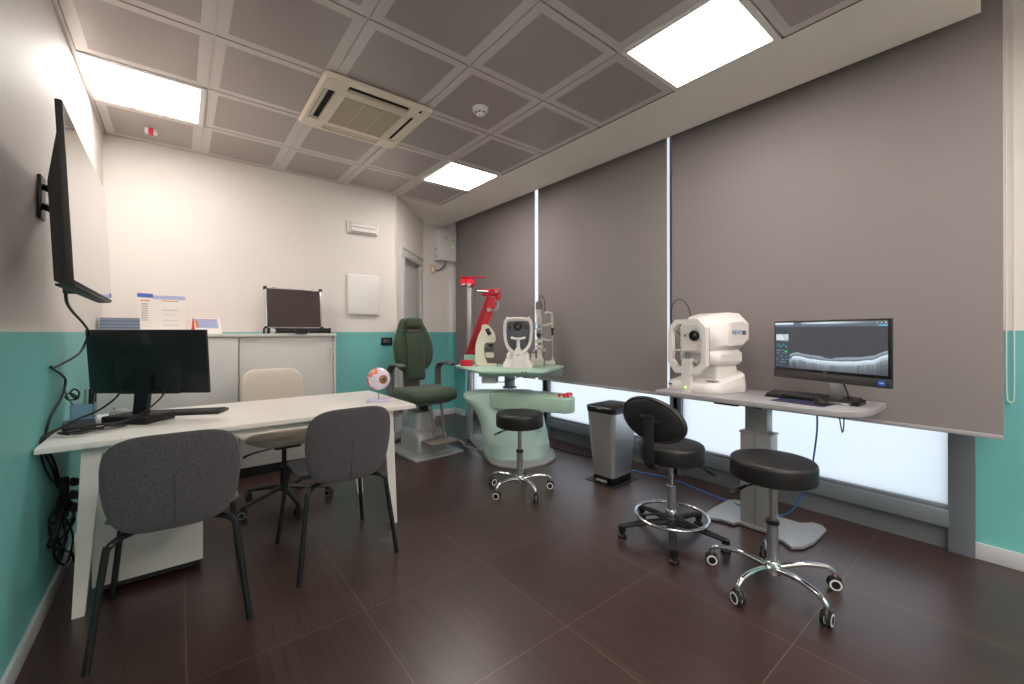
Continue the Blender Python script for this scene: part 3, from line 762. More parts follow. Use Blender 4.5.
for k in range(5):
    a = R(18 + 72 * k); c, s = math.cos(a), math.sin(a)
    obj('base_spoke', (tube([(c * .02, s * .02, .12), (c * .15, s * .15, .095), (c * .285, s * .285, .07)], [.022, .017, .012], 8, sub=3, flat=(.8, 1)), M_bplastic), t)
    caster(t, c * .285, s * .285, a + .9, r_=.027, ring=M_grey)

# round stools
def round_stool(name, label, loc, rz, Hs, base_r=.25, seat_r=.175, th=.095, nspoke=5, lever=200):
    t = thing(name, label, 'stool', loc, rz, None)
    obj('seat', (lathe([(0, Hs - th), (seat_r * .93, Hs - th), (seat_r * .985, Hs - th + .006), (seat_r, Hs - th + .014), (seat_r, Hs - .022), (seat_r * .985, Hs - .010), (seat_r * .94, Hs - .003), (seat_r * .8, Hs), (0, Hs + .002)], 56), M_leather), t)
    obj('seat_plate', (box(-.08, .08, -.08, .08, Hs - th - .018, Hs - th, .003), M_bplastic), t)
    obj('gas_lift', [(cyl((0, 0, .07), (0, 0, .3), .024), M_gunmetal), (cyl((0, 0, .3), (0, 0, Hs - th - .01), .0145), M_chrome), (lathe([(.028, .292), (.028, .306), (.022, .312)], 24), M_bplastic)], t)
    a = R(lever); c, s = math.cos(a), math.sin(a)
    obj('lever', [(tube([(0, 0, Hs - th - .014), (c * .13, s * .13, Hs - th - .04)], .004, 8, sub=1), M_bplastic), (tube([(c * .12, s * .12, Hs - th - .036), (c * .16, s * .16, Hs - th - .055), (c * .195, s * .195, Hs - th - .07)], [.008, .014, .010], 8, sub=2, flat=(.6, 1.2)), M_bplastic)], t)
    obj('hub', (lathe([(.03, .058), (.034, .07), (.034, .11), (.027, .12)], 24), M_chrome), t)
    for k in range(nspoke):
        a = 2 * PI * k / nspoke; c, s = math.cos(a), math.sin(a)
        obj('base_spoke', (tube([(c * .02, s * .02, .088), (c * base_r * .45, s * base_r * .45, .108), (c * base_r * .82, s * base_r * .82, .105), (c * base_r * .98, s * base_r * .98, .085), (c * base_r, s * base_r, .06)], [.0135, .0125, .0115, .011, .0105], 12, sub=5), M_chrome), t)
        caster(t, c * base_r, s * base_r, a + 1.2 + k * .8)
    return t
round_stool('round_stool', 'smaller looking black round stool before the mint green unit', (2.0, 2.41, 0), R(-30), .59, .235, .178, th=.105, lever=165)
round_stool('round_stool', 'nearest black round stool on chrome casters, beside height adjustable table', (2.175, .765, 0), R(27), .60, .27, .178, lever=112)
# stool with backrest and foot ring
t = thing('backrest_stool', 'black stool with oval backrest and chrome foot ring', 'stool', (2.233, 1.314, 0), R(0))
Hs, th, sr = .55, .10, .18
obj('seat', (lathe([(0, Hs - th), (sr * .93, Hs - th), (sr * .985, Hs - th + .006), (sr, Hs - th + .014), (sr, Hs - .022), (sr * .985, Hs - .010), (sr * .94, Hs - .003), (sr * .8, Hs), (0, Hs + .002)], 56), M_leather), t)
obj('seat_plate', (box(-.08, .08, -.08, .08, Hs - th - .018, Hs - th, .003), M_bplastic), t)
obj('gas_lift', [(cyl((0, 0, .05), (0, 0, .3), .025), M_gunmetal), (cyl((0, 0, .3), (0, 0, Hs - th - .01), .0145), M_chrome)], t)
ring_r = .20
rt = obj('foot_ring', [(tube([(ring_r * math.cos(a), ring_r * math.sin(a), .128) for a in [2 * PI * k / 36 for k in range(36)]], .0095, 10, closed=True, sub=1), M_chrome)], t)
obj('ring_clamp', (lathe([(.03, .12), (.032, .13), (.032, .16), (.028, .165)], 20), M_chrome), rt)
for k in range(3):
    a = R(20 + 120 * k); obj('ring_spoke', (tube([(math.cos(a) * .02, math.sin(a) * .02, .135), (math.cos(a) * ring_r, math.sin(a) * ring_r, .127)], .010, 8, sub=1, flat=(.5, 1.2)), M_bplastic), rt)
for k in range(5):
    a = R(-75 + 72 * k); c, s = math.cos(a), math.sin(a); br = .29
    obj('base_spoke', (tube([(c * .02, s * .02, .09), (c * .15, s * .15, .085), (c * br, s * br, .062)], [.026, .021, .016], 8, sub=3, flat=(.75, 1)), M_bmatte), t)
    obj('glide_foot', (lathe([(.024, 0), (.027, .004), (.025, .014), (.015, .02), (.016, .032), (.021, .036), (.021, .07)], 20, c * (br - .005), s * (br - .005)), M_bplastic), t)
# backrest bracket runs from under the seat, back of stool toward camera-left
ba = R(185); bc, bs = math.cos(ba), math.sin(ba)
def onb(r_, z, s_=0): return (bc * r_ - bs * s_, bs * r_ + bc * s_, z)
obj('lever', [(tube([(.04, -.03, .44), (.16, -.128, .39)], .004, 8, sub=1), M_bplastic), (tube([(.15, -.12, .395), (.185, -.148, .37), (.2, -.16, .362)], [.008, .014, .010], 8, sub=2), M_bplastic)], t)
obj('back_bracket', (tube([onb(.04, .462), onb(.15, .452), onb(.225, .455), onb(.26, .485), onb(.268, .56), onb(.262, .66), onb(.258, .74)], [.030, .0325] * 24, 10, sub=12, flat=(.34, 1)), M_rubber), t)
obl = [(.19 * math.cos(a), .118 * math.sin(a)) for a in [2 * PI * k / 48 for k in range(48)]]
def dbk(x, y, z):
    tl = R(-13); x, y = x * math.cos(tl) - y * math.sin(tl), x * math.sin(tl) + y * math.cos(tl)
    rr_ = .225 + (-z) * -1 - .5 * x * x
    return onb(rr_, .715 + y, x)
bkr = obj('backrest', (pillow(obl, .052, p=5, deform=dbk), M_leather), t)
def dring(a, k=1.0, off=.024):
    x, y = .19 * math.cos(a) * k, .118 * math.sin(a) * k; return dbk(x, y, off)
obj('piping', (tube([dring(2 * PI * k / 40, .93, .018) for k in range(40)], .005, 8, closed=True, sub=1), M_leather), bkr)
obj('back_plate', (tube([dbk(-.06, 0, .03), dbk(.0, 0, .033), dbk(.06, 0, .03)], .018, 8, sub=2, flat=(1, .35)), M_bplastic), bkr)

# ================================================================ low cabinet with things on it
t = thing('sliding_door_cabinet', 'long low white cabinet with sliding doors on back wall', 'cabinet', (.345, 4.21, 0))
X0, X1, Y0_, Y1_ = -.785, .785, -.20, .205
obj('body', [(box(X0, X1, Y0_ + .03, Y1_, .08, 1.155), M_cab), (box(X1 - .02, X1, Y0_, Y0_ + .03, .08, 1.155), M_cab)], t)
obj('cabinet_top', (box(X0, X1 + .003, Y0_ - .008, Y1_, 1.155, 1.182, .003), M_cab), t)
obj('plinth', (box(X0, X1 - .01, Y0_ + .04, Y1_, 0, .08), M_bmatte), t)
dl = obj('sliding_door', (box(X0, .03, Y0_ + .001, Y0_ + .018, .085, 1.15, .002), M_cab), t)
dr_ = obj('sliding_door', (box(.04, X1 - .022, Y0_ + .012, Y0_ + .03, .085, 1.15, .002), M_cab), t)
def oval_handle(x): return [(tube([(x + .016 * math.cos(a), Y0_ + .004, 1.0 + max(-.05, min(.05, .09 * math.sin(a)))) for a in [2 * PI * k / 24 for k in range(24)]], .004, 8, closed=True, sub=1), M_white), (box(x - .012, x + .012, Y0_ + .006, Y0_ + .012, .95, 1.05), M_doorwhite)]
obj('handle', oval_handle(X1 - .05), dr_)
ct = 1.182
t = None
sk = [('topmost slate blue brochure in the stack on the cabinet', 5), ]
names = ['lowest', 'second lowest', 'middle', 'second highest', 'topmost']
for k in range(5):
    z0 = ct + .023 * k
    a = random.uniform(-1.5, 1.5)
    o = obj('brochure_bundle', [(box(-.105, .105, -.08, .08, 0, .003), M_bookblue2), (box(-.103, .103, -.079, .078, .003, .019), M_bookblue), (box(-.105, .105, -.08, .08, .019, .0225), M_bookblue2)], None, (-.325, 4.13, z0), R(a))
    tag(o, names[k] + ' slate blue bundle of brochures in the cabinet stack', 'brochures', 'slate blue brochure bundles on the cabinet')
t = thing('standing_brochure', 'open upright white brochure with blue top edge on cabinet', 'brochure', (-.145, 4.13, ct))
def card(x0, y0, x1, y1, h, th=.004):
    d = Vector((x1 - x0, y1 - y0, 0)); n = Vector((-d.y, d.x, 0)).normalized() * th
    A = [(x0, y0, 0), (x1, y1, 0), (x1 + n.x, y1 + n.y, 0), (x0 + n.x, y0 + n.y, 0)]
    return A
def cardpart(p0, p1, z0, z1, off=0, th=.003):
    d = Vector((p1[0] - p0[0], p1[1] - p0[1])); n = Vector((d.y, -d.x)).normalized()
    q0 = Vector(p0) + n * off; q1 = Vector(p1) + n * off; r0 = q0 - n * th; r1 = q1 - n * th
    return loft([[(q0.x, q0.y, z0), (q1.x, q1.y, z0), (r1.x, r1.y, z0), (r0.x, r0.y, z0)], [(q0.x, q0.y, z1), (q1.x, q1.y, z1), (r1.x, r1.y, z1), (r0.x, r0.y, z1)]])
La, Lb, Lc = (-.09, -.05), (-.005, .0), (.185, .0)
def lerp(a, b, t_): return (a[0] + (b[0] - a[0]) * t_, a[1] + (b[1] - a[1]) * t_)
lp = obj('left_page', [(cardpart(La, Lb, 0, .27), M_paper), (cardpart(La, Lb, .27, .30), M_paperb)]
         + [(cardpart(lerp(La, Lb, .25), lerp(La, Lb, .65), .10 + k * .017, .107 + k * .017, .001, .001), M_txtgrey) for k in range(8)]
         + [(cardpart(lerp(La, Lb, .2), lerp(La, Lb, .8), .245, .251, .001, .001), M_txtred), (cardpart(lerp(La, Lb, .5), lerp(La, Lb, .95), .012, .02, .001, .001), M_txtred)], t)
rp = obj('right_page', [(cardpart(Lb, Lc, 0, .262), M_paper), (cardpart(Lb, Lc, .262, .29), M_paperl)]
         + [(cardpart(lerp(Lb, Lc, .26), lerp(Lb, Lc, .78), .248, .253, .001, .001), M_txtred), (cardpart(lerp(Lb, Lc, .66), lerp(Lb, Lc, .96), .01, .019, .001, .001), M_txtred)]
         + [(cardpart(lerp(Lb, Lc, .28 + k * .075), lerp(Lb, Lc, .315 + k * .075), .176, .186, .001, .001), M_txtgrey) for k in range(7)]
         + [(cardpart(lerp(Lb, Lc, .3), lerp(Lb, Lc, .75), z, z + .003, .001, .001), M_paperl) for z in (.145, .10, .065)], t)
t = thing('desk_calendar', 'small orange sided tent calendar standing on the cabinet', 'calendar', (.17, 4.12, ct), R(16))
obj('card_stand', [(loft([[(-.0855, -.05, 0), (-.083, -.05, 0), (-.083, .05, 0), (-.0855, .05, 0)], [(-.0855, -.004, .124), (-.083, -.004, .124), (-.083, .004, .124), (-.0855, .004, .124)]]), M_orange), (loft([[(-.085, -.05, 0), (-.082, -.05, 0), (-.082, .05, 0), (-.085, .05, 0)], [(-.085, -.006, .125), (-.082, -.006, .125), (-.082, .006, .125), (-.085, .006, .125)]]), M_orange),
                   (loft([[(-.085, -.052, 0), (.095, -.052, 0), (.095, -.049, 0), (-.085, -.049, 0)], [(-.085, -.005, .125), (.095, -.005, .125), (.095, -.002, .125), (-.085, -.002, .125)]]), M_paper),
                   (loft([[(-.085, .049, 0), (.095, .049, 0), (.095, .052, 0), (-.085, .052, 0)], [(-.085, .002, .125), (.095, .002, .125), (.095, .005, .125), (-.085, .005, .125)]]), M_orange)], t)
def cal(x0, x1, z0, z1, m):
    def yy(z): return -.052 + .047 * z / .125 - .0012
    return (loft([[(x0, yy(z0), z0), (x1, yy(z0), z0), (x1, yy(z0) + .001, z0), (x0, yy(z0) + .001, z0)], [(x0, yy(z1), z1), (x1, yy(z1), z1), (x1, yy(z1) + .001, z1), (x0, yy(z1) + .001, z1)]]), m)
obj('calendar_sheet', [cal(-.078, .075, .045, .118, M_paperl), cal(-.078, -.058, .05, .11, mat('ink_orange', rgb(250, 150, 70), .6)), cal(-.04, .06, .105, .116, mat('ink_orange2', rgb(250, 150, 90), .6)), cal(-.05, -.01, .02, .027, M_txtgrey)]
    + [cal(-.05 + .013 * k, -.047 + .013 * k, .05, .1, M_txtgrey) for k in range(9)], t)

t = thing('instrument_case', 'open aluminium case with black edges on cabinet right end', 'case', (.835, 4.19, ct))
hwc = .235
obj('lower_tray', [(box(-.245, .245, -.17, .05, 0, .004), M_alu), (box(-.245, .245, -.17, -.16, 0, .045, .002), M_alu), (box(-.245, -.235, -.17, .05, 0, .045), M_alu), (box(.235, .245, -.17, .05, 0, .045), M_alu), (box(-.245, .245, .04, .05, 0, .045), M_alu),
                   (box(-.2, .245, -.174, -.166, .002, .012), M_bplastic), (box(-.2, .245, -.174, -.166, .034, .047), M_bplastic), (box(-.19, .24, -.173, -.168, .01, .036), M_bmatte), (box(-.236, .236, -.16, .04, .004, .03), M_foam)], t)
for sx in (-1, 1):
    for sy in (-.165, .045): obj('corner_cap', (box(sx * .243 - .012, sx * .243 + .012, sy - .012, sy + .012, 0, .05, .005), M_bplastic), t)
obj('carry_handle', (tube([(-.05, -.174, .03), (-.052, -.2, .02), (-.045, -.212, .005), (0, -.214, .0), (.045, -.212, .005), (.052, -.2, .02), (.05, -.174, .03)], .007, 8, sub=4), M_bplastic), t)
for x in (-.14, .17): obj('latch', (box(x - .02, x + .02, -.180, -.17, .008, .05, .003), M_bplastic), t)
lidm = Matrix.Translation((0, .05, .05)) @ Matrix.Rotation(R(-8), 4, 'X')
ld = obj('lid', [(xf(box(-.235, .235, -.008, .03, 0, .365, .003), lidm), M_alu), (xf(box(-.222, .222, -.0105, -.006, .008, .357), lidm), M_foam)], t)
for sx in (-1, 1):
    for z in (.0, .365): obj('corner_cap', (xf(box(sx * .232 - .013, sx * .232 + .013, -.014, .034, z - .013, z + .013, .004), lidm), M_bplastic), ld)
for x in (-.16, .17): obj('latch_tab', (xf(box(x - .015, x + .015, .0, .02, .365, .375, .002), lidm), M_silver), ld)
tag(obj('instruction_leaflet', [(box(-.1, .13, -.09, .02, 0, .003), M_paper), (box(.02, .12, -.085, -.02, .003, .004), M_orange), (box(-.08, -.0, -.08, -.05, .003, .004), M_paperl)], None, (.93, 4.17, ct + .031)), 'white and orange leaflet lying in the open case', 'leaflet')

# ================================================================ green examination chair
t = thing('examination_chair', 'dark green velvet examination chair with armrests and footrest', 'examination chair', (1.937, 3.86, 0), R(2))
obj('floor_plate', (prism(rrect(.265, .34, .015), 0, .018, .003), M_silver), t)
def rr3(w, h, r, z, cx=0, cy=0): return [(x, y, z) for x, y in rrect(w, h, r, 5, cx, cy)]
obj('pedestal', (loft([rr3(.165, .20, .03, .018, 0.01, .02), rr3(.162, .195, .03, .17, 0.01, .02), rr3(.152, .18, .04, .21, 0.01, .03), rr3(.118, .14, .05, .235, 0, .06), rr3(.112, .135, .05, .33, 0, .06), rr3(.104, .125, .05, .39, 0, .06), rr3(.085, .10, .05, .405, 0, .06)]), M_silver), t)
obj('lift_column', (prism(rrect(.03, .05, .01), .38, .50), M_bmatte), t)
obj('seat_frame', [(box(-.17, .17, -.22, .22, .49, .515, .005), M_taupe)], t)
obj('seat', (pillow(rrect(.262, .27, .09, 8), .115, p=6, deform=lambda x, y, z: (x, y - .02, .572 + z + .35 * x * x * (z > 0) - .25 * max(0, -y - .17))), M_green), t)
for x in (-.05, .065):
    obj('footrest_bar', (tube([(x, -.20, .50), (x, -.24, .46), (x, -.29, .17)], .015, 8, sub=3, flat=(.6, 1)), M_taupe), t)
for y_, z_ in ((-.258, .34), (-.285, .2)): obj('footrest_crossbar', (tube([(-.05, y_, z_), (.065, y_, z_)], .012, 8, sub=1), M_taupe), t)
obj('footrest', (box(-.155, .145, -.43, -.24, .145, .165, .004), M_taupe), t)
lean = Matrix.Translation((0, .24, .60)) @ Matrix.Rotation(R(-7), 4, 'X')
obj('back_support', (xf(box(-.09, .09, .0, .03, -.04, .5, .006), lean), M_taupe), t)
# wings: teardrop outline in (x,z)
wing = [(.07, .17), (.155, .20), (.205, .28), (.22, .38), (.214, .47), (.188, .56), (.155, .645), (.125, .71), (.09, .735), (.0, .742)]
wo = wing + [(-x, z) for x, z in reversed(wing[:-1])]
wo = [tuple(p)[:2] for p in smooth_path([(x, z, 0) for x, z in wo], 4, True)]
bw_ = obj('backrest', (xf(pillow(wo, .11, p=5, deform=lambda x, y, z: (x, -.045 - z - .9 * x * x * (1 if z >= 0 else .6), y)), lean), M_green), t)
obj('back_pad', (xf(pillow([(x, y + .335) for x, y in rrect(.102, .255, .03, 6)], .07, p=8, deform=lambda x, y, z: (x * (1 + .06 * (y - .3)), -.105 - z, y)), lean), M_green), bw_)
obj('neck_gap', (xf(box(-.075, .075, -.112, -.085, .585, .62, .004), lean), M_taupe), bw_)
obj('head_cushion', (xf(pillow([(x, y + .675) for x, y in rrect(.10, .062, .04, 6)], .11, p=4, deform=lambda x, y, z: (x * (1 - .35 * (y - .675)), -.11 - z, y)), lean), M_green), bw_)
for s in (-1, 1):
    a = obj('armrest', (tube([(s * .275, .16, .855), (s * .275, .06, .87), (s * .275, -.06, .872), (s * .275, -.11, .86)], [.024, .032, .034, .024], 12, sub=5, flat=(.55, 1.25)), M_dgrey), t)
    obj('arm_post', (tube([(s * .275, .13, .85), (s * .275, .18, .80), (s * .275, .18, .66), (s * .26, .17, .57), (s * .16, .15, .51)], .038, 10, sub=4, flat=(.6, 1)), M_dgrey), a)
Cb('chair_cable', [(2.06, 3.92, .05), (2.18, 3.98, .015), (2.32, 4.02, .012), (2.38, 3.92, .012), (2.36, 3.78, .014), (2.28, 3.62, .03), (2.28, 3.4, .045), (2.3, 3.28, .045)], .009, M_lgrey, 'pale thick cable on the floor between green chair and unit')

# ================================================================ refraction unit (mint green)
UR = -math.atan2(.6245, .781)
U = thing('refraction_unit', 'mint green ophthalmic unit with curved body and console arm', 'examination unit', (2.582, 3.211, 0), UR)
pl = [(-.515, .55), (-.20, -.37), (-.12, -.46), (.0, -.50), (.14, -.49), (.28, -.40), (.37, -.27), (.40, -.13), (.40, .02), (.30, .38), (-.2, .66), (-.45, .66)]
obj('floor_plate', (prism(pl, 0, .022, .004), M_silver), U)
# raised rubber studs band on the plate
st = []
for k in range(26):
    a = R(-150 + 5.5 * k)
    for rr_ in (.36, .385, .41):
        st.append((mv(lathe([(.008, 0), (.008, .003), (0, .004)], 8), .06 + math.cos(a) * rr_ * .93, -.03 + math.sin(a) * rr_, .021), M_grey))
for k in range(14):
    for q in range(3):
        f = k / 13; st.append((mv(lathe([(.008, 0), (.008, .003), (0, .004)], 8), -.22 - .25 * f + q * .03, -.30 + .76 * f + .02 * q, .021), M_grey))
obj('anti_slip_studs', st, U, kind='stuff')
prof = [(.02, -.27, .33, .24), (.10, -.295, .345, .25), (.15, -.30, .345, .25), (.155, -.305, .335, .25), (.24, -.305, .33, .245), (.32, -.318, .305, .235), (.40, -.35, .29, .22), (.47, -.40, .275, .20), (.525, -.455, .26, .18), (.56, -.485, .25, .165), (.59, -.485, .24, .155), (.612, -.46, .23, .145), (.622, -.42, .2, .12)]
secs = []
for z, a, b, hy in prof:
    secs.append([(x, y, z) for x, y in rrect((b - a) / 2, hy, min(hy * .98, .2), 8, (a + b) / 2, -.07)])
obj('body', (loft(secs), M_mint), U)
obj('body_seam', [(loft([[(x, y, .146) for x, y in rrect(.3235, .2515, .2, 8, .021, -.07)], [(x, y, .151) for x, y in rrect(.3235, .2515, .2, 8, .021, -.07)]]), M_mintd)], U)
obj('side_vent', (box(.20, .26, -.300, -.285, .28, .292, .003), M_mintd), U)
# console arm
co = [(-.20, -.06), (-.20, -.30), (-.05, -.36), (.25, -.50), (.42, -.565), (.50, -.56), (.535, -.50), (.53, -.42), (.46, -.34), (.2, -.12), (.0, -.04)]
co = [tuple(p)[:2] for p in smooth_path([(x, y, 0) for x, y in co], 3, True)]
obj('console_arm', (prism(co, .495, .625, .014), M_mintd), U)
obj('console_cover', (prism([(x * .93 + .02, y * .8 - .06) for x, y in co], .62, .637, .006), M_mintd), U)
for x, y, r_ in ((.40, -.50, .014), (.455, -.50, .030), (.49, -.44, .032)):
    obj('red_button', (mv(lathe([(r_, 0), (r_, .020), (r_ * .8, .028), (0, .03)], 20), x, y, .628), M_red), U)
for x, y in ((.44, -.52), (.49, -.47)):
    obj('lower_knob', (mv(lathe([(.012, 0), (.016, .01), (.016, .03)], 14), x, y, .487), M_redd), U)
obj('printed_lettering', [(mv(xf(text('OPHTHALMIC UNIT', .026, .0004), Matrix.Rotation(R(-12), 4, 'Z')), .0, -.24, .6375), M_logo)], U) if False else obj('printed_strip', (xf(box(-.09, .09, -.008, .008, 0, .0008), Matrix.Translation((.03, -.24, .6375)) @ Matrix.Rotation(R(-14), 4, 'Z')), M_paperl), U)
obj('table_column', [(lathe([(.07, .64), (.07, .655), (.052, .66), (.052, .83)], 28, -.035, 0), M_gunmetal)], U)
to = [(-.58, .10), (-.575, .02), (-.52, -.05), (-.33, -.50), (-.28, -.56), (.24, -.56), (.29, -.50), (.50, -.03), (.50, .04), (.42, .17), (-.45, .30), (-.55, .24)]
tb = obj('instrument_table', (prism(to, .835, .86, .008), M_mintd), U)
obj('table_underside', (prism([(-.30, -.50), (.24, -.50), (.3, -.1), (.2, .1), (-.3, .1)], .805, .835, .005), M_mintg), tb)
obj('tray', (loft([[(.10, -.22, .76), (.48, -.04, .76), (.42, .14, .76), (.06, .05, .76)], [(.06, -.32, .83), (.49, -.10, .83), (.42, .15, .83), (.04, .1, .83)]]), M_lgrey), tb)
obj('junction_box', (box(-.29, -.14, -.34, -.16, .725, .805, .015), M_white), tb)
obj('switch_row', [(box(.07 + .03 * k, .085 + .03 * k, -.563, -.556, .842, .852), M_dgrey) for k in range(2)], tb)
# floor pole with red lamp head, and the red projector arm
obj('pole', (cyl((-.475, .48, .02), (-.475, .48, 1.70), .034, n=24), M_alu), U)
lh = obj('lamp_head', [(mv(rot(lathe([(0, -.03), (.034, -.03), (.04, -.02), (.04, .02), (.034, .03), (0, .03)], 24), 'X', 90), -.545, .46, 1.73), M_red), (mv(rot(lathe([(0, -.03), (.042, -.03), (.048, -.02), (.048, .02), (.042, .03), (0, .03)], 24), 'X', 80), -.465, .44, 1.73), M_red), (box(-.57, -.43, .45, .50, 1.735, 1.785, .012), M_red)], U)
obj('lamp_lens', [(mv(rot(lathe([(0, 0), (.016, 0), (.018, .012)], 20), 'X', 60), -.54, .425, 1.705), M_dgrey), (mv(rot(lathe([(0, 0), (.022, 0), (.024, .012)], 20), 'X', 60), -.475, .40, 1.70), M_dgrey)], lh)
obj('lamp_arm', (box(-.58, -.30, .44, .48, 1.785, 1.803, .003), M_redd), lh)
S_ = .01
ar = obj('projector_arm', [(loft([[(-.47, .22, .99), (-.37, .22, .99), (-.37, .30, .99), (-.47, .30, .99)], [(-.265, .22, 1.56), (-.15, .22, 1.56), (-.15, .30, 1.56), (-.265, .30, 1.56)]]), M_red),
                          (loft([[(-.49, .205, .985), (-.445, .205, .985), (-.445, .315, .985), (-.49, .315, .985)], [(-.27, .205, 1.575), (-.235, .205, 1.575), (-.235, .315, 1.575), (-.27, .315, 1.575)]]), M_redd)], U)
obj('arm_base', [(box(-.51, -.35, .19, .33, .86, .96, .01), M_mintg), (box(-.50, -.38, .2, .32, .955, 1.0, .01), M_redd)], ar)
obj('arm_head', [(box(-.33, -.13, .2, .32, 1.575, 1.64, .012), M_red), (mv(rot(lathe([(.0, -.03), (.034, -.03), (.034, .03), (0, .03)], 24), 'X', 90), -.22, .2, 1.60), M_redd), (box(-.18, -.13, .2, .32, 1.54, 1.6, .008), M_red)], ar)
obj('head_rod', (cyl((-.37, .19, 1.617), (-.14, .19, 1.605), .009, n=12), M_chrome), ar)
obj('arm_cable', (tube([(-.26, .2, 1.42), (-.18, .19, 1.42), (-.15, .19, 1.46), (-.155, .2, 1.50), (-.19, .21, 1.52)], .007, 8), M_lgrey), ar)
obj('cable_clip', (box(-.27, -.23, .19, .22, 1.405, 1.44, .004), M_lgrey), ar)
obj('table_cable', (tube([(.12, -.48, .83), (.05, -.45, .80), (-.03, -.40, .76), (-.12, -.36, .74), (-.15, -.34, .76), (-.14, -.34, .80), (-.17, -.34, .80)], .004, 6), M_cable), tb)

Um = Matrix.Translation((2.582, 3.211, 0)) @ Matrix.Rotation(UR, 4, 'Z')
def ul(x, y, z=.86): v = Um @ Vector((x, y, z)); return (v.x, v.y, v.z)

# red box
t = thing('red_case', 'small red box at left end of the mint table', 'box', ul(-.455, -.03), UR)
obj('box_body', (box(-.058, .058, -.03, .03, 0, .05, .006), M_red), t)
obj('box_lid', (box(-.06, .06, -.032, .032, .036, .06, .006), M_red), t)

# lens meter, side view
t = thing('lensmeter', 'ivory lensmeter with small black display on mint table', 'lensmeter', ul(-.275, .03), UR)
k_ = .00146
pf = [(178, 630), (174, 560), (180, 490), (198, 435), (216, 400), (218, 375), (250, 370), (278, 395), (305, 445), (300, 488), (246, 492), (232, 520), (232, 560), (240, 600), (248, 635)]
pf = [((x - 240) * k_, (635 - y) * k_ + .018) for x, y in pf]
pf = [tuple(p)[:2] for p in smooth_path([(x, z, 0) for x, z in pf], 3, True)]
body = loft([[(x, -.055, z) for x, z in pf], [(x, -.045, z) for x, z in [(a * 1.02, b * 1.005) for a, b in pf]], [(x, .045, z) for x, z in [(a * 1.02, b * 1.005) for a, b in pf]], [(x, .055, z) for x, z in pf]])
obj('body', (body, M_ivory), t)
obj('base', (prism(rrect(.105, .075, .05, cx=.01), 0, .02, .005), M_ivory), t)
obj('display', (xf(box(-.022, .026, -.036, .036, 0, .006, .001), Matrix.Translation((.038, 0, .355)) @ Matrix.Rotation(R(58), 4, 'Y')), M_bgloss), t)
obj('display_side', (xf(box(-.034, .034, -.060, -.0535, -.018, .022, .0005), Matrix.Translation((.030, 0, .335)) @ Matrix.Rotation(R(62), 4, 'Y')), M_bgloss), t)
obj('lens_stage', [(mv(lathe([(.03, 0), (.034, .004), (.034, .03), (.028, .036)], 20), .045, 0, .135), M_dgrey), (box(-.02, .085, -.025, .025, .165, .172, .002), M_dgrey), (mv(lathe([(.02, 0), (.024, .02), (.026, .03)], 20), .055, 0, .185), M_bmatte)], t)
obj('lower_arm', (box(-.01, .085, -.035, .035, .075, .135, .02), M_ivory), t)

# autorefractor
t = thing('autorefractor', 'white autorefractor with oval dark headrest facing the room', 'autorefractor', ul(.045, -.17), UR)
obj('base', [(loft([rr3(.14, .13, .03, 0, 0, .03), rr3(.14, .13, .03, .035, 0, .03), rr3(.125, .12, .03, .05, 0, .03), rr3(.12, .12, .03, .075, 0, .04)]), M_oct), (box(-.06, .06, -.115, -.09, .0, .05, .004), M_oct)], t)
obj('middle_block', [(loft([rr3(.112, .10, .03, .075, 0, .05), rr3(.108, .10, .03, .12, 0, .05), rr3(.085, .09, .03, .15, 0, .06), rr3(.08, .09, .03, .21, 0, .06)]), M_oct)], t)
sh = [(0, .13), (.05, .145), (.095, .19), (.118, .26), (.125, .34), (.122, .41), (.108, .445), (.06, .455), (0, .457)]
sh2 = sh + [(-x, z) for x, z in reversed(sh[1:-1])]
sh3 = [tuple(p)[:2] for p in smooth_path([(x, z, 0) for x, z in sh2], 4, True)]
def shs(k, y, dx=0): return [(x * k, y, .30 + (z - .30) * k) for x, z in sh3]
obj('headrest_frame', (tube([(x, -.085 + .0 * x, z) for x, z in sh3[::2]], .0135, 10, closed=True, sub=1, flat=(1, 1)), M_oct), t)
obj('measuring_head', [(loft([shs(.93, -.03), shs(.98, 0), shs(.98, .16), shs(.8, .2)]), M_oct), (loft([shs(.86, -.034), shs(.88, -.028)]), mat('dark_face', rgb(84, 84, 92), .4))], t)
obj('lens', [(mv(rot(lathe([(.042, 0), (.040, .012), (.030, .014), (.026, .004), (0, .004)], 32), 'X', 90), 0, -.035, .385), M_bplastic), (mv(rot(lathe([(0, .006), (.02, .006), (.02, .004)], 24), 'X', 90), 0, -.036, .385), M_bgloss)], t)
for s in (-1, 1): obj('sensor_window', (box(s * .08 - .008, s * .08 + .008, -.038, -.032, .36, .40, .003), M_bgloss), t)
obj('chin_rest', [(tube([(-.065, -.10, .28), (-.03, -.11, .272), (0, -.112, .27), (.03, -.11, .272), (.065, -.10, .28)], .012, 10, sub=4), M_oct), (cyl((0, -.10, .16), (0, -.10, .27), .016), M_oct)], t)
obj('front_post', (loft([[(-.06, -.115, .0), (.06, -.115, .0), (.055, -.07, .0), (-.055, -.07, .0)], [(-.045, -.12, .12), (.045, -.12, .12), (.045, -.08, .12), (-.045, -.08, .12)], [(-.022, -.115, .185), (.022, -.115, .185), (.022, -.085, .185), (-.022, -.085, .185)]]), M_oct), t)
obj('front_slot', (box(-.018, .018, -.1225, -.118, .118, .123), M_dgrey), t)
for s in (-1, 1): obj('forehead_knob', (mv(lathe([(.012, 0), (.012, .02), (.006, .026)], 12), s * .10, -.085, .448), M_oct), t)

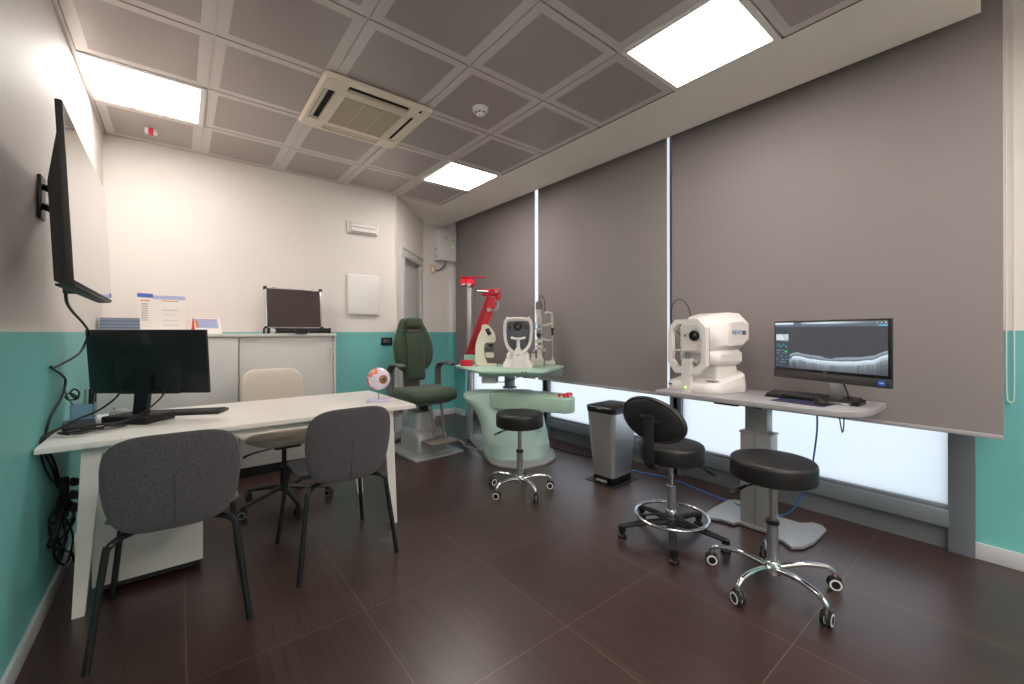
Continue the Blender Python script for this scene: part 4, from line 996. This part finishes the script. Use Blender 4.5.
# slit lamp
t = thing('slit_lamp', 'cream slit lamp with tall column and headrest arms', 'slit lamp', ul(.262, .12), UR)
obj('base', [(loft([rr3(.065, .08, .01, 0, -.02, 0), rr3(.065, .08, .01, .06, -.02, 0), rr3(.055, .06, .01, .075, -.02, 0), rr3(.05, .05, .01, .115, -.03, 0)]), M_slit), (box(.055, .16, -.06, .06, 0, .04, .005), M_slit)], t)
obj('column', [(cyl((.0, 0, .1), (0, 0, .42), .016), M_gunmetal), (cyl((.028, 0, .1), (.028, 0, .50), .009), M_alu), (lathe([(.03, .10), (.034, .13), (.028, .16)], 20), M_slit)], t)
obj('illumination_tower', [(lathe([(.022, .40), (.026, .42), (.024, .50), (.03, .52), (.033, .56)], 20), M_slit), (lathe([(.02, .28), (.026, .30), (.026, .34), (.02, .36)], 20), M_gunmetal), (box(-.03, .02, -.02, .02, .355, .375, .003), M_slit)], t)
obj('lamp_cap', (lathe([(.031, .56), (.034, .575), (.032, .63), (.018, .645), (.006, .65), (.006, .68)], 24), M_taupe), t)
obj('microscope', [(box(-.045, .035, -.06, -.01, .22, .26, .006), M_slit), (mv(rot(lathe([(.02, 0), (.024, .03), (.02, .05)], 18), 'X', 90), -.005, -.05, .30), M_bplastic), (mv(rot(lathe([(.012, 0), (.014, .03)], 14), 'X', 90), .025, -.05, .30), M_gunmetal), (box(-.035, .04, -.04, .03, .17, .2, .004), M_slit)], t)
obj('focus_knob', [(mv(rot(lathe([(.016, -.02), (.018, -.01), (.018, .01), (.016, .02)], 16), 'Y', 90), -.045, -.02, .14), M_gunmetal), (mv(rot(lathe([(.016, -.02), (.018, -.01), (.018, .01), (.016, .02)], 16), 'Y', 90), .05, -.02, .15), M_slit)], t)
obj('joystick', (cyl((-.03, -.07, .07), (-.035, -.09, .15), .007), M_bplastic), t)
obj('scale_band', (box(-.052, -.032, -.01, .012, .36, .43, .003), M_bluecup), t)
obj('headrest', [(tube([(.138, 0, .03), (.138, 0, .30)], .006, 8, sub=1), M_alu), (tube([(.138, 0, .30), (.136, 0, .47), (.13, 0, .52), (.09, 0, .535)], .0095, 10), M_slit), (tube([(.09, 0, .535), (.07, 0, .53), (.06, 0, .52)], .012, 8), M_slit), (tube([(.135, 0, .42), (.09, 0, .405), (.045, 0, .40)], .012, 10), M_slit), (tube([(.14, 0, .25), (.09, 0, .25), (.04, 0, .265)], [.008, .012, .016], 10), M_slit)], t)
obj('height_clamp', [(mv(lathe([(.015, 0), (.015, .02)], 14), .138, 0, .355), M_bplastic), (mv(lathe([(.01, 0), (.012, .06)], 12), .138, 0, .30), M_bmatte)], t)
obj('rod_foot', (mv(lathe([(.016, 0), (.012, .03)], 12), .138, 0, .035), M_slit), t)
obj('lamp_cable', (tube([(.005, 0, .67), (.015, .0, .70), (.04, 0, .69), (.06, 0, .64), (.06, 0, .57), (.07, 0, .54)], .0035, 8), M_bplastic), t)

# ================================================================ waste bin
t = thing('pedal_bin', 'tall brushed steel pedal bin with black lid below blind', 'waste bin', (2.735, 2.125, 0), R(3))
def rb(w, h, z, r=.035): return [(x, y, z) for x, y in rrect(w, h, r, 8)]
obj('body', (loft([rb(.135, .098, .055), rb(.17, .132, .555)]), M_steel), t)
obj('base', (loft([rb(.132, .096, 0), rb(.137, .10, .01), rb(.137, .10, .055)]), M_bplastic), t)
obj('lid_rim', (loft([rb(.173, .135, .557), rb(.174, .136, .583)]), M_bplastic), t)
obj('lid', (loft([rb(.176, .138, .587), rb(.177, .139, .598), rb(.168, .13, .608), rb(.12, .09, .614)]), M_bplastic), t)
obj('pedal', (box(-.16, -.12, -.05, .05, .012, .03, .004), M_steel), t)
obj('lid_catch', (box(-.180, -.170, -.02, .02, .585, .595, .003), M_silver), t)
tag(obj('floor_mat', (box(-.17, .175, -.145, .145, 0, .003), M_bmatte), None, (2.745, 2.135, 0), R(3)), 'thin dark square mat under the steel pedal bin', 'mat')
for ch in t.children: pass
t.location.z = .003

# ================================================================ height adjustable table
t = thing('adjustable_table', 'height adjustable table with grey top and single column by the blind', 'table', (2.77, 1.05, 0))
tt = [(-.27, .53), (-.255, .545), (.25, .545), (.27, .525), (.27, -.53), (.25, -.55), (-.09, -.55), (-.17, -.525), (-.235, -.46), (-.265, -.36)]
obj('tabletop', (prism(tt, .77, .80, .004), M_lgrey), t)
obj('column_lower', [(box(-.055, .055, -.085, .085, .02, .575, .004), M_silver), (box(-.057, -.054, -.0015, .0015, .02, .57), M_dgrey), (box(-.06, .06, -.09, .09, .57, .582, .002), M_silver)], t)
obj('column_upper', (box(-.042, .042, -.062, .062, .58, .755, .003), M_silver), t)
obj('top_bracket', [(box(-.2, .2, -.09, -.05, .75, .77), M_dgrey), (box(-.2, .2, .05, .09, .75, .77), M_dgrey), (box(-.22, -.16, .03, .17, .752, .769, .004), M_bplastic)], t)
bp_ = [(-.155, .235), (-.10, .275), (.0, .28), (.22, .28), (.27, .25), (.27, .2), (.20, .16), (.20, -.16), (.27, -.2), (.27, -.25), (.22, -.285), (.0, -.285), (-.11, -.265), (-.165, -.225), (-.12, -.17), (-.12, -.1), (-.075, -.09), (-.075, .09), (-.12, .1), (-.12, .17)]
obj('base_plate', (prism(bp_, 0.004, .02), M_silver), t)
obj('base_rim', (prism([(x * 1.0 - .008, y * 1.01) for x, y in bp_], 0, .006), M_bplastic), t)

# OCT scanner
t = thing('retinal_scanner', 'white retinal scanner with octagonal headrest frame on grey table', 'scanner', (2.80, 1.39, .80), R(-14))
def octs(x, hy, z0, z1, c, cz=None):
    cz = cz or c
    return [(x, -hy + c, z0), (x, hy - c, z0), (x, hy, z0 + cz), (x, hy, z1 - cz), (x, hy - c, z1), (x, -hy + c, z1), (x, -hy, z1 - cz), (x, -hy, z0 + cz)]
bo = rrect(.185, .205, .09, 8)
obj('base', [(loft([[(x * .97, y * .97, 0) for x, y in bo], [(x * 1.0, y * 1.0, .01) for x, y in bo], [(x * .99, y * .99, .04 + .012 * (x > 0)) for x, y in bo], [(x * .95 + .004, y * .95, .06 + .22 * max(0, x + .08)) for x, y in bo], [(x * .86 + .008, y * .87, .066 + .25 * max(0, x + .08)) for x, y in bo]]), M_oct)], t)
obj('pedestal', [(loft([rr3(.11, .14, .03, .06, .05, 0), rr3(.10, .13, .03, .15, .05, 0), rr3(.10, .125, .03, .20, .05, 0)]), M_oct)], t)
obj('lower_housing', [(loft([octs(-.10, .12, .19, .26, .02), octs(-.06, .165, .175, .27, .025), octs(.13, .17, .175, .275, .025), octs(.155, .15, .19, .26, .02)]), M_oct)], t)
obj('head', [(loft([octs(-.125, .10, .255, .44, .03), octs(-.09, .135, .245, .47, .045), octs(-.03, .165, .245, .50, .06), octs(.07, .185, .25, .52, .07), octs(.175, .185, .27, .515, .07), octs(.21, .15, .29, .47, .05)]), M_oct)], t)
obj('side_panel', [(loft([[(-.01, -.186, .30), (.12, -.190, .31), (.145, -.190, .345), (.145, -.190, .43), (.12, -.190, .46), (.01, -.186, .45)], [(-.005, -.160, .30), (.12, -.168, .31), (.145, -.168, .345), (.145, -.168, .43), (.12, -.168, .46), (.01, -.160, .45)]]), M_oct)], t)
obj('lens', [(xf(rot(lathe([(.034, 0), (.036, .01), (.033, .022), (.026, .022), (.024, .012), (0, .010)], 28), 'Y', -90), Matrix.Translation((-.122, -.02, .365))), M_bplastic), (xf(rot(lathe([(0, .016), (.02, .014), (.024, .011)], 24), 'Y', -90), Matrix.Translation((-.122, -.02, .365))), mat('lens_green', rgb(30, 52, 38), .08, ior=1.8))], t)
obj('fixation_light', (mv(rot(lathe([(.006, 0), (.006, .005), (0, .006)], 12), 'Y', -90), -.125, .06, .365), M_bplastic), t)
def frm(hy, z0, z1, c, x): return [(x, -hy + c, z0), (x, hy - c, z0), (x, hy, z0 + c), (x, hy, z1 - c), (x, hy - c, z1), (x, -hy + c, z1), (x, -hy, z1 - c), (x, -hy, z0 + c)]
fx = -.185
o1, o2, i1, i2 = frm(.155, .115, .475, .06, fx), frm(.155, .115, .475, .06, fx + .03), frm(.122, .158, .443, .047, fx + .03), frm(.122, .158, .443, .047, fx)
bm = newbm(); RS = [[bm.verts.new(p) for p in q] for q in (o1, o2, i2 and i1, i2)]
for A, B in ((RS[0], RS[1]), (RS[1], RS[2]), (RS[2], RS[3]), (RS[3], RS[0])):
    for k in range(8): bm.faces.new((A[k], A[(k + 1) % 8], B[(k + 1) % 8], B[k]))
bmesh.ops.recalc_face_normals(bm, faces=bm.faces)
hf = obj('headrest_frame', (bm, M_oct), t)
obj('frame_edge', (tube([(fx + .034, y, z) for _, y, z in frm(.152, .12, .472, .06, 0)], .0035, 6, closed=True, sub=1), M_grey), hf)
obj('frame_post', (loft([[(fx - .004, -.035, .0), (fx - .004, .035, .0), (fx + .03, .035, .0), (fx + .03, -.035, .0)], [(fx - .004, -.036, .12), (fx - .004, .036, .12), (fx + .03, .036, .12), (fx + .03, -.036, .12)], [(fx - .004, -.033, .215), (fx - .004, .033, .215), (fx + .03, .033, .215), (fx + .03, -.033, .215)]]), M_oct), hf)
obj('chin_rest', [(loft([[(fx - .02, -.055, .262), (fx + .04, -.055, .262), (fx + .04, .075, .262), (fx - .02, .075, .262)], [(fx - .025, -.06, .274), (fx + .045, -.06, .274), (fx + .045, .08, .274), (fx - .025, .08, .274)]]), M_oct), (cyl((fx + .012, 0, .2), (fx + .012, 0, .265), .016), M_grey)], t)
obj('chin_knob', (mv(rot(lathe([(.012, 0), (.014, .02), (.012, .03)], 16), 'X', 90), fx + .02, -.05, .19), M_grey), t)
obj('joystick_well', (box(-.12, -.04, -.165, -.10, .071, .078, .003), M_grey), t)
obj('power_light', (box(fx - .0065, fx - .003, -.006, .006, .02, .03), M_greenled), t)
obj('logo', [(text('REVO', .038, .0006, Matrix.Translation((.062, -.1905, .385)) @ Matrix.Rotation(R(90), 4, 'X')), M_logo),
             (box(.110, .142, -.1915, -.189, .371, .399), M_taupe)], t)
obj('base_emblem', (box(-.188, -.184, .12, .15, .03, .04), M_logo), t)
obj('antenna_cable', (tube([(-.03, .10, .49), (-.03, .12, .56), (-.035, .16, .61), (-.04, .21, .625), (-.04, .26, .58), (-.035, .275, .50), (-.03, .25, .42), (-.01, .2, .36)], .003, 8), M_cable), t)

# all in one computer with the scan on screen
t = thing('all_in_one_computer', 'wide black computer screen showing a grey retinal scan', 'computer', (2.775, .715, .80), R(-111.6))
W2, zb, zt = .312, .118, .455
obj('housing', [(box(-W2, W2, 0, .018, zb, zt, .003), M_bplastic), (loft([[(-.27, .018, zb + .02), (.27, .018, zb + .02), (.27, .018, zt - .05), (-.27, .018, zt - .05)], [(-.2, .045, zb + .03), (.2, .045, zb + .03), (.2, .045, zt - .12), (-.2, .045, zt - .12)]]), M_bplastic)], t)
obj('chin_bar', (box(-W2 - .001, W2 + .001, -.006, .012, zb - .003, zb + .042, .003), mat('chin_grey', rgb(58, 54, 54), .45)), t)
obj('brand_mark', (text('DELL', .011, .0004, Matrix.Translation((-.0, -.0012, zb + .050)) @ Matrix.Rotation(R(90), 4, 'X')), M_silver), t)
obj('sticker', [(box(.262, .292, -.0075, -.0055, zb + .008, zb + .034), M_brick), (text('intel', .010, .0003, Matrix.Translation((.277, -.0078, zb + .022)) @ Matrix.Rotation(R(90), 4, 'X')), M_white)], t)
# screen picture: colour attribute on a grid, shown as emission
sx0, sx1, sz0, sz1 = -W2 + .008, W2 - .012, zb + .058, zt - .01
NX, NZ = 300, 130
bm = newbm(); cl = bm.loops.layers.float_color.new('picture')
V = [[bm.verts.new((sx0 + (sx1 - sx0) * i / NX, -.0008, sz0 + (sz1 - sz0) * j / NZ)) for j in range(NZ + 1)] for i in range(NX + 1)]
rnd = random.Random(5)
noise1 = [rnd.random() for _ in range(400)]
def n1(x):
    i = int(x) % 399; f = x - int(x); f = f * f * (3 - 2 * f); return noise1[i] * (1 - f) + noise1[i + 1] * f
def ctrl(u, pts):
    for (a, b), (c, d) in zip(pts, pts[1:]):
        if u <= c:
            f = (u - a) / (c - a); f = f * f * (3 - 2 * f); return b + (d - b) * f
    return pts[-1][1]
top = [(0, .33), (.06, .375), (.10, .39), (.18, .355), (.27, .34), (.36, .325), (.42, .29), (.47, .275), (.55, .315), (.65, .335), (.75, .345), (.85, .385), (1, .50)]
rpe = [(0, .20), (.06, .28), (.12, .28), (.25, .235), (.4, .215), (.55, .215), (.7, .235), (.85, .285), (1, .41)]
def pixel(u, v):
    # u,v in 0..1
    if v > .94:
        k = .55 * math.exp(-((u - .5) / .25) ** 2) + .12
        if u < .2: k = .75
        elif u < .28: k = .12
        c = (k * .8, k * .93, k)
        if v < .957: c = (.10, .13, .20)
        return c
    if v > .90:
        return (.10, .12, .17) if not (u > .93 and v < .93) else (.1, .45, .7)
    if u < .155:
        c = (.032, .044, .065)
        if .01 < u < .145 and .60 < v < .74:
            q = .45 + .3 * n1(u * 160 + v * 40); c = (q * .85, q * .95, q)
        if .04 < v < .58:
            row = int(v * 30); f = v * 30 - row
            if row % 2 and .25 < f < .75 and n1(row * 7.3 + int(u * 60) * 3.1) > .55 and .01 < u < .145: c = (.22, .28, .36)
        if .105 < u < .13 and .345 < v < .375: c = (.02, .8, .05)
        if .01 < u < .14 and .47 < v < .50: c = (.03, .16, .26)
        return c
    uu = (u - .155) / .845
    vv = v / .90
    t_ = ctrl(uu, top); r_ = ctrl(uu, rpe)
    base = .052 + .006 * n1(uu * 300 + vv * 91)
    g = base
    if vv > t_: g = base
    elif vv > r_ + .012:
        f = (vv - r_) / max(1e-3, t_ - r_)
        g = .22 + .10 * n1(uu * 120 + vv * 60)
        if f > .8: g = .34
        if .25 < f < .42: g = .12
    elif vv > r_ - .02: g = .78
    elif vv > r_ - .07: g = .40 + .25 * n1(uu * 140 + vv * 220)
    else:
        dpt = r_ - .07 - vv
        g = .05 + .30 * math.exp(-dpt * 9) * (.55 + .6 * n1(uu * 90))
    if uu < .02 + .08 * (1 - min(1, vv / .3)) and vv < .3: g *= .6
    return (g * .88, g * .90, g * 1.08) if g < .1 else (g * .80, g * .95, g * 1.08)
for i in range(NX):
    for j in range(NZ):
        f = bm.faces.new((V[i][j], V[i + 1][j], V[i + 1][j + 1], V[i][j + 1]))
        for lp_, (a, b) in zip(f.loops, ((i, j), (i + 1, j), (i + 1, j + 1), (i, j + 1))):
            c = pixel(a / NX, b / NZ); lp_[cl] = (c[0], c[1], c[2], 1)
bmesh.ops.recalc_face_normals(bm, faces=bm.faces)
ms = bpy.data.materials.new('lit_screen'); ms.use_nodes = True
nt = ms.node_tree; b = nt.nodes['Principled BSDF']; at = nt.nodes.new('ShaderNodeAttribute'); at.attribute_name = 'picture'
b.inputs['Base Color'].default_value = (.01, .01, .012, 1); b.inputs['Roughness'].default_value = .25
nt.links.new(at.outputs['Color'], b.inputs['Emission Color']); b.inputs['Emission Strength'].default_value = 0.42
me = bpy.data.meshes.new('screen'); bm.to_mesh(me); bm.free(); me.materials.append(ms)
o = bpy.data.objects.new('screen', me); COL.objects.link(o); o.parent = t; SCREEN = ms
obj('window_buttons', [(box(.252 + .018 * k, .259 + .018 * k, -.0016, -.001, zt - .022, zt - .016), M_white) for k in range(3)], t)
obj('stand_neck', (box(-.012, .050, .045, .062, .012, .30, .004), M_alu), t)
obj('stand_base', (prism(rrect(.11, .075, .02, cx=0, cy=.07), 0, .012, .003), M_alu), t)
obj('rear_cable', (tube([(.04, .05, .16), (.055, .055, .12), (.075, .06, .06), (.08, .07, .02)], .004, 8), M_cable), t)

t = thing('table_keyboard', 'black keyboard on grey table under the lit screen', 'keyboard', (2.835, .79, .80), R(-91))
obj('tray', (loft([[(-.225, -.07, 0), (.225, -.07, 0), (.225, .07, 0), (-.225, .07, 0)], [(-.225, -.07, .010), (.225, -.07, .010), (.225, .07, .022), (-.225, .07, .022)]]), M_bplastic), t)
keys = []
for r_ in range(6):
    for c_ in range(20):
        if r_ == 0 and 4 <= c_ <= 8: continue
        keys.append((box(-.218 + c_ * .0217, -.218 + c_ * .0217 + .0165, -.065 + r_ * .0218, -.065 + r_ * .0218 + .017, .012 + r_ * .0018, .024 + r_ * .0019, .002, 1), M_keys))
keys.append((box(-.13, -.025, -.065, -.047, .012, .021, .002, 1), M_bmatte))
obj('keys', keys, t)
mouse('computer_mouse', 'black mouse in front of the keyboard on grey table', (2.70, .715, .803), R(-60), M_bmatte)
tag(obj('mouse_pad', (prism(rrect(.075, .13, .01), 0, .0025), M_navy), None, (2.69, .80, .80), R(-6)), 'dark blue patterned mouse pad under the black mouse', 'mouse pad')

Cb('blue_cable', [(2.62, .71, .768), (2.68, .73, .62), (2.80, .80, .35), (2.90, .92, .10), (2.92, 1.05, .035), (2.93, 1.2, .03), (3.0, 1.36, .008), (3.05, 1.6, .008), (3.1, 1.85, .008), (3.05, 2.03, .008), (3.0, 2.3, .008)], .0045, M_blue, 'bright blue network cable from table down across floor')
Cb('short_cable', [(2.63, .62, .768), (2.63, .61, .70), (2.63, .605, .68), (2.63, .60, .71), (2.635, .60, .768)], .003, M_navy, 'short dark blue cable loop hanging below table edge')
Cb('black_floor_cable', [(3.02, 2.28, .008), (3.08, 2.45, .008), (3.05, 2.7, .008), (3.0, 2.9, .008), (3.02, 3.1, .008)], .006, M_cable, 'black cable on the floor between bin and unit')

# ================================================================ camera and output look
cam = bpy.data.cameras.new('camera'); co_ = bpy.data.objects.new('camera', cam); COL.objects.link(co_)
cam.sensor_width = 36.0; cam.lens = 416.84 / 1024 * 36; cam.shift_y = (332.3 - 342) / 1024 * -1 * -1
cam.clip_start = 0.05; cam.clip_end = 100
yaw = .6745
co_.location = (0, 0, 1.19); co_.rotation_euler = (PI / 2, 0.0015, -yaw)
scene.camera = co_
vs = scene.view_settings
vs.view_transform = 'Standard'; vs.look = 'None'; vs.exposure = 1.5; vs.gamma = 1.0; vs.use_curve_mapping = False
scene.display_settings.display_device = 'sRGB'
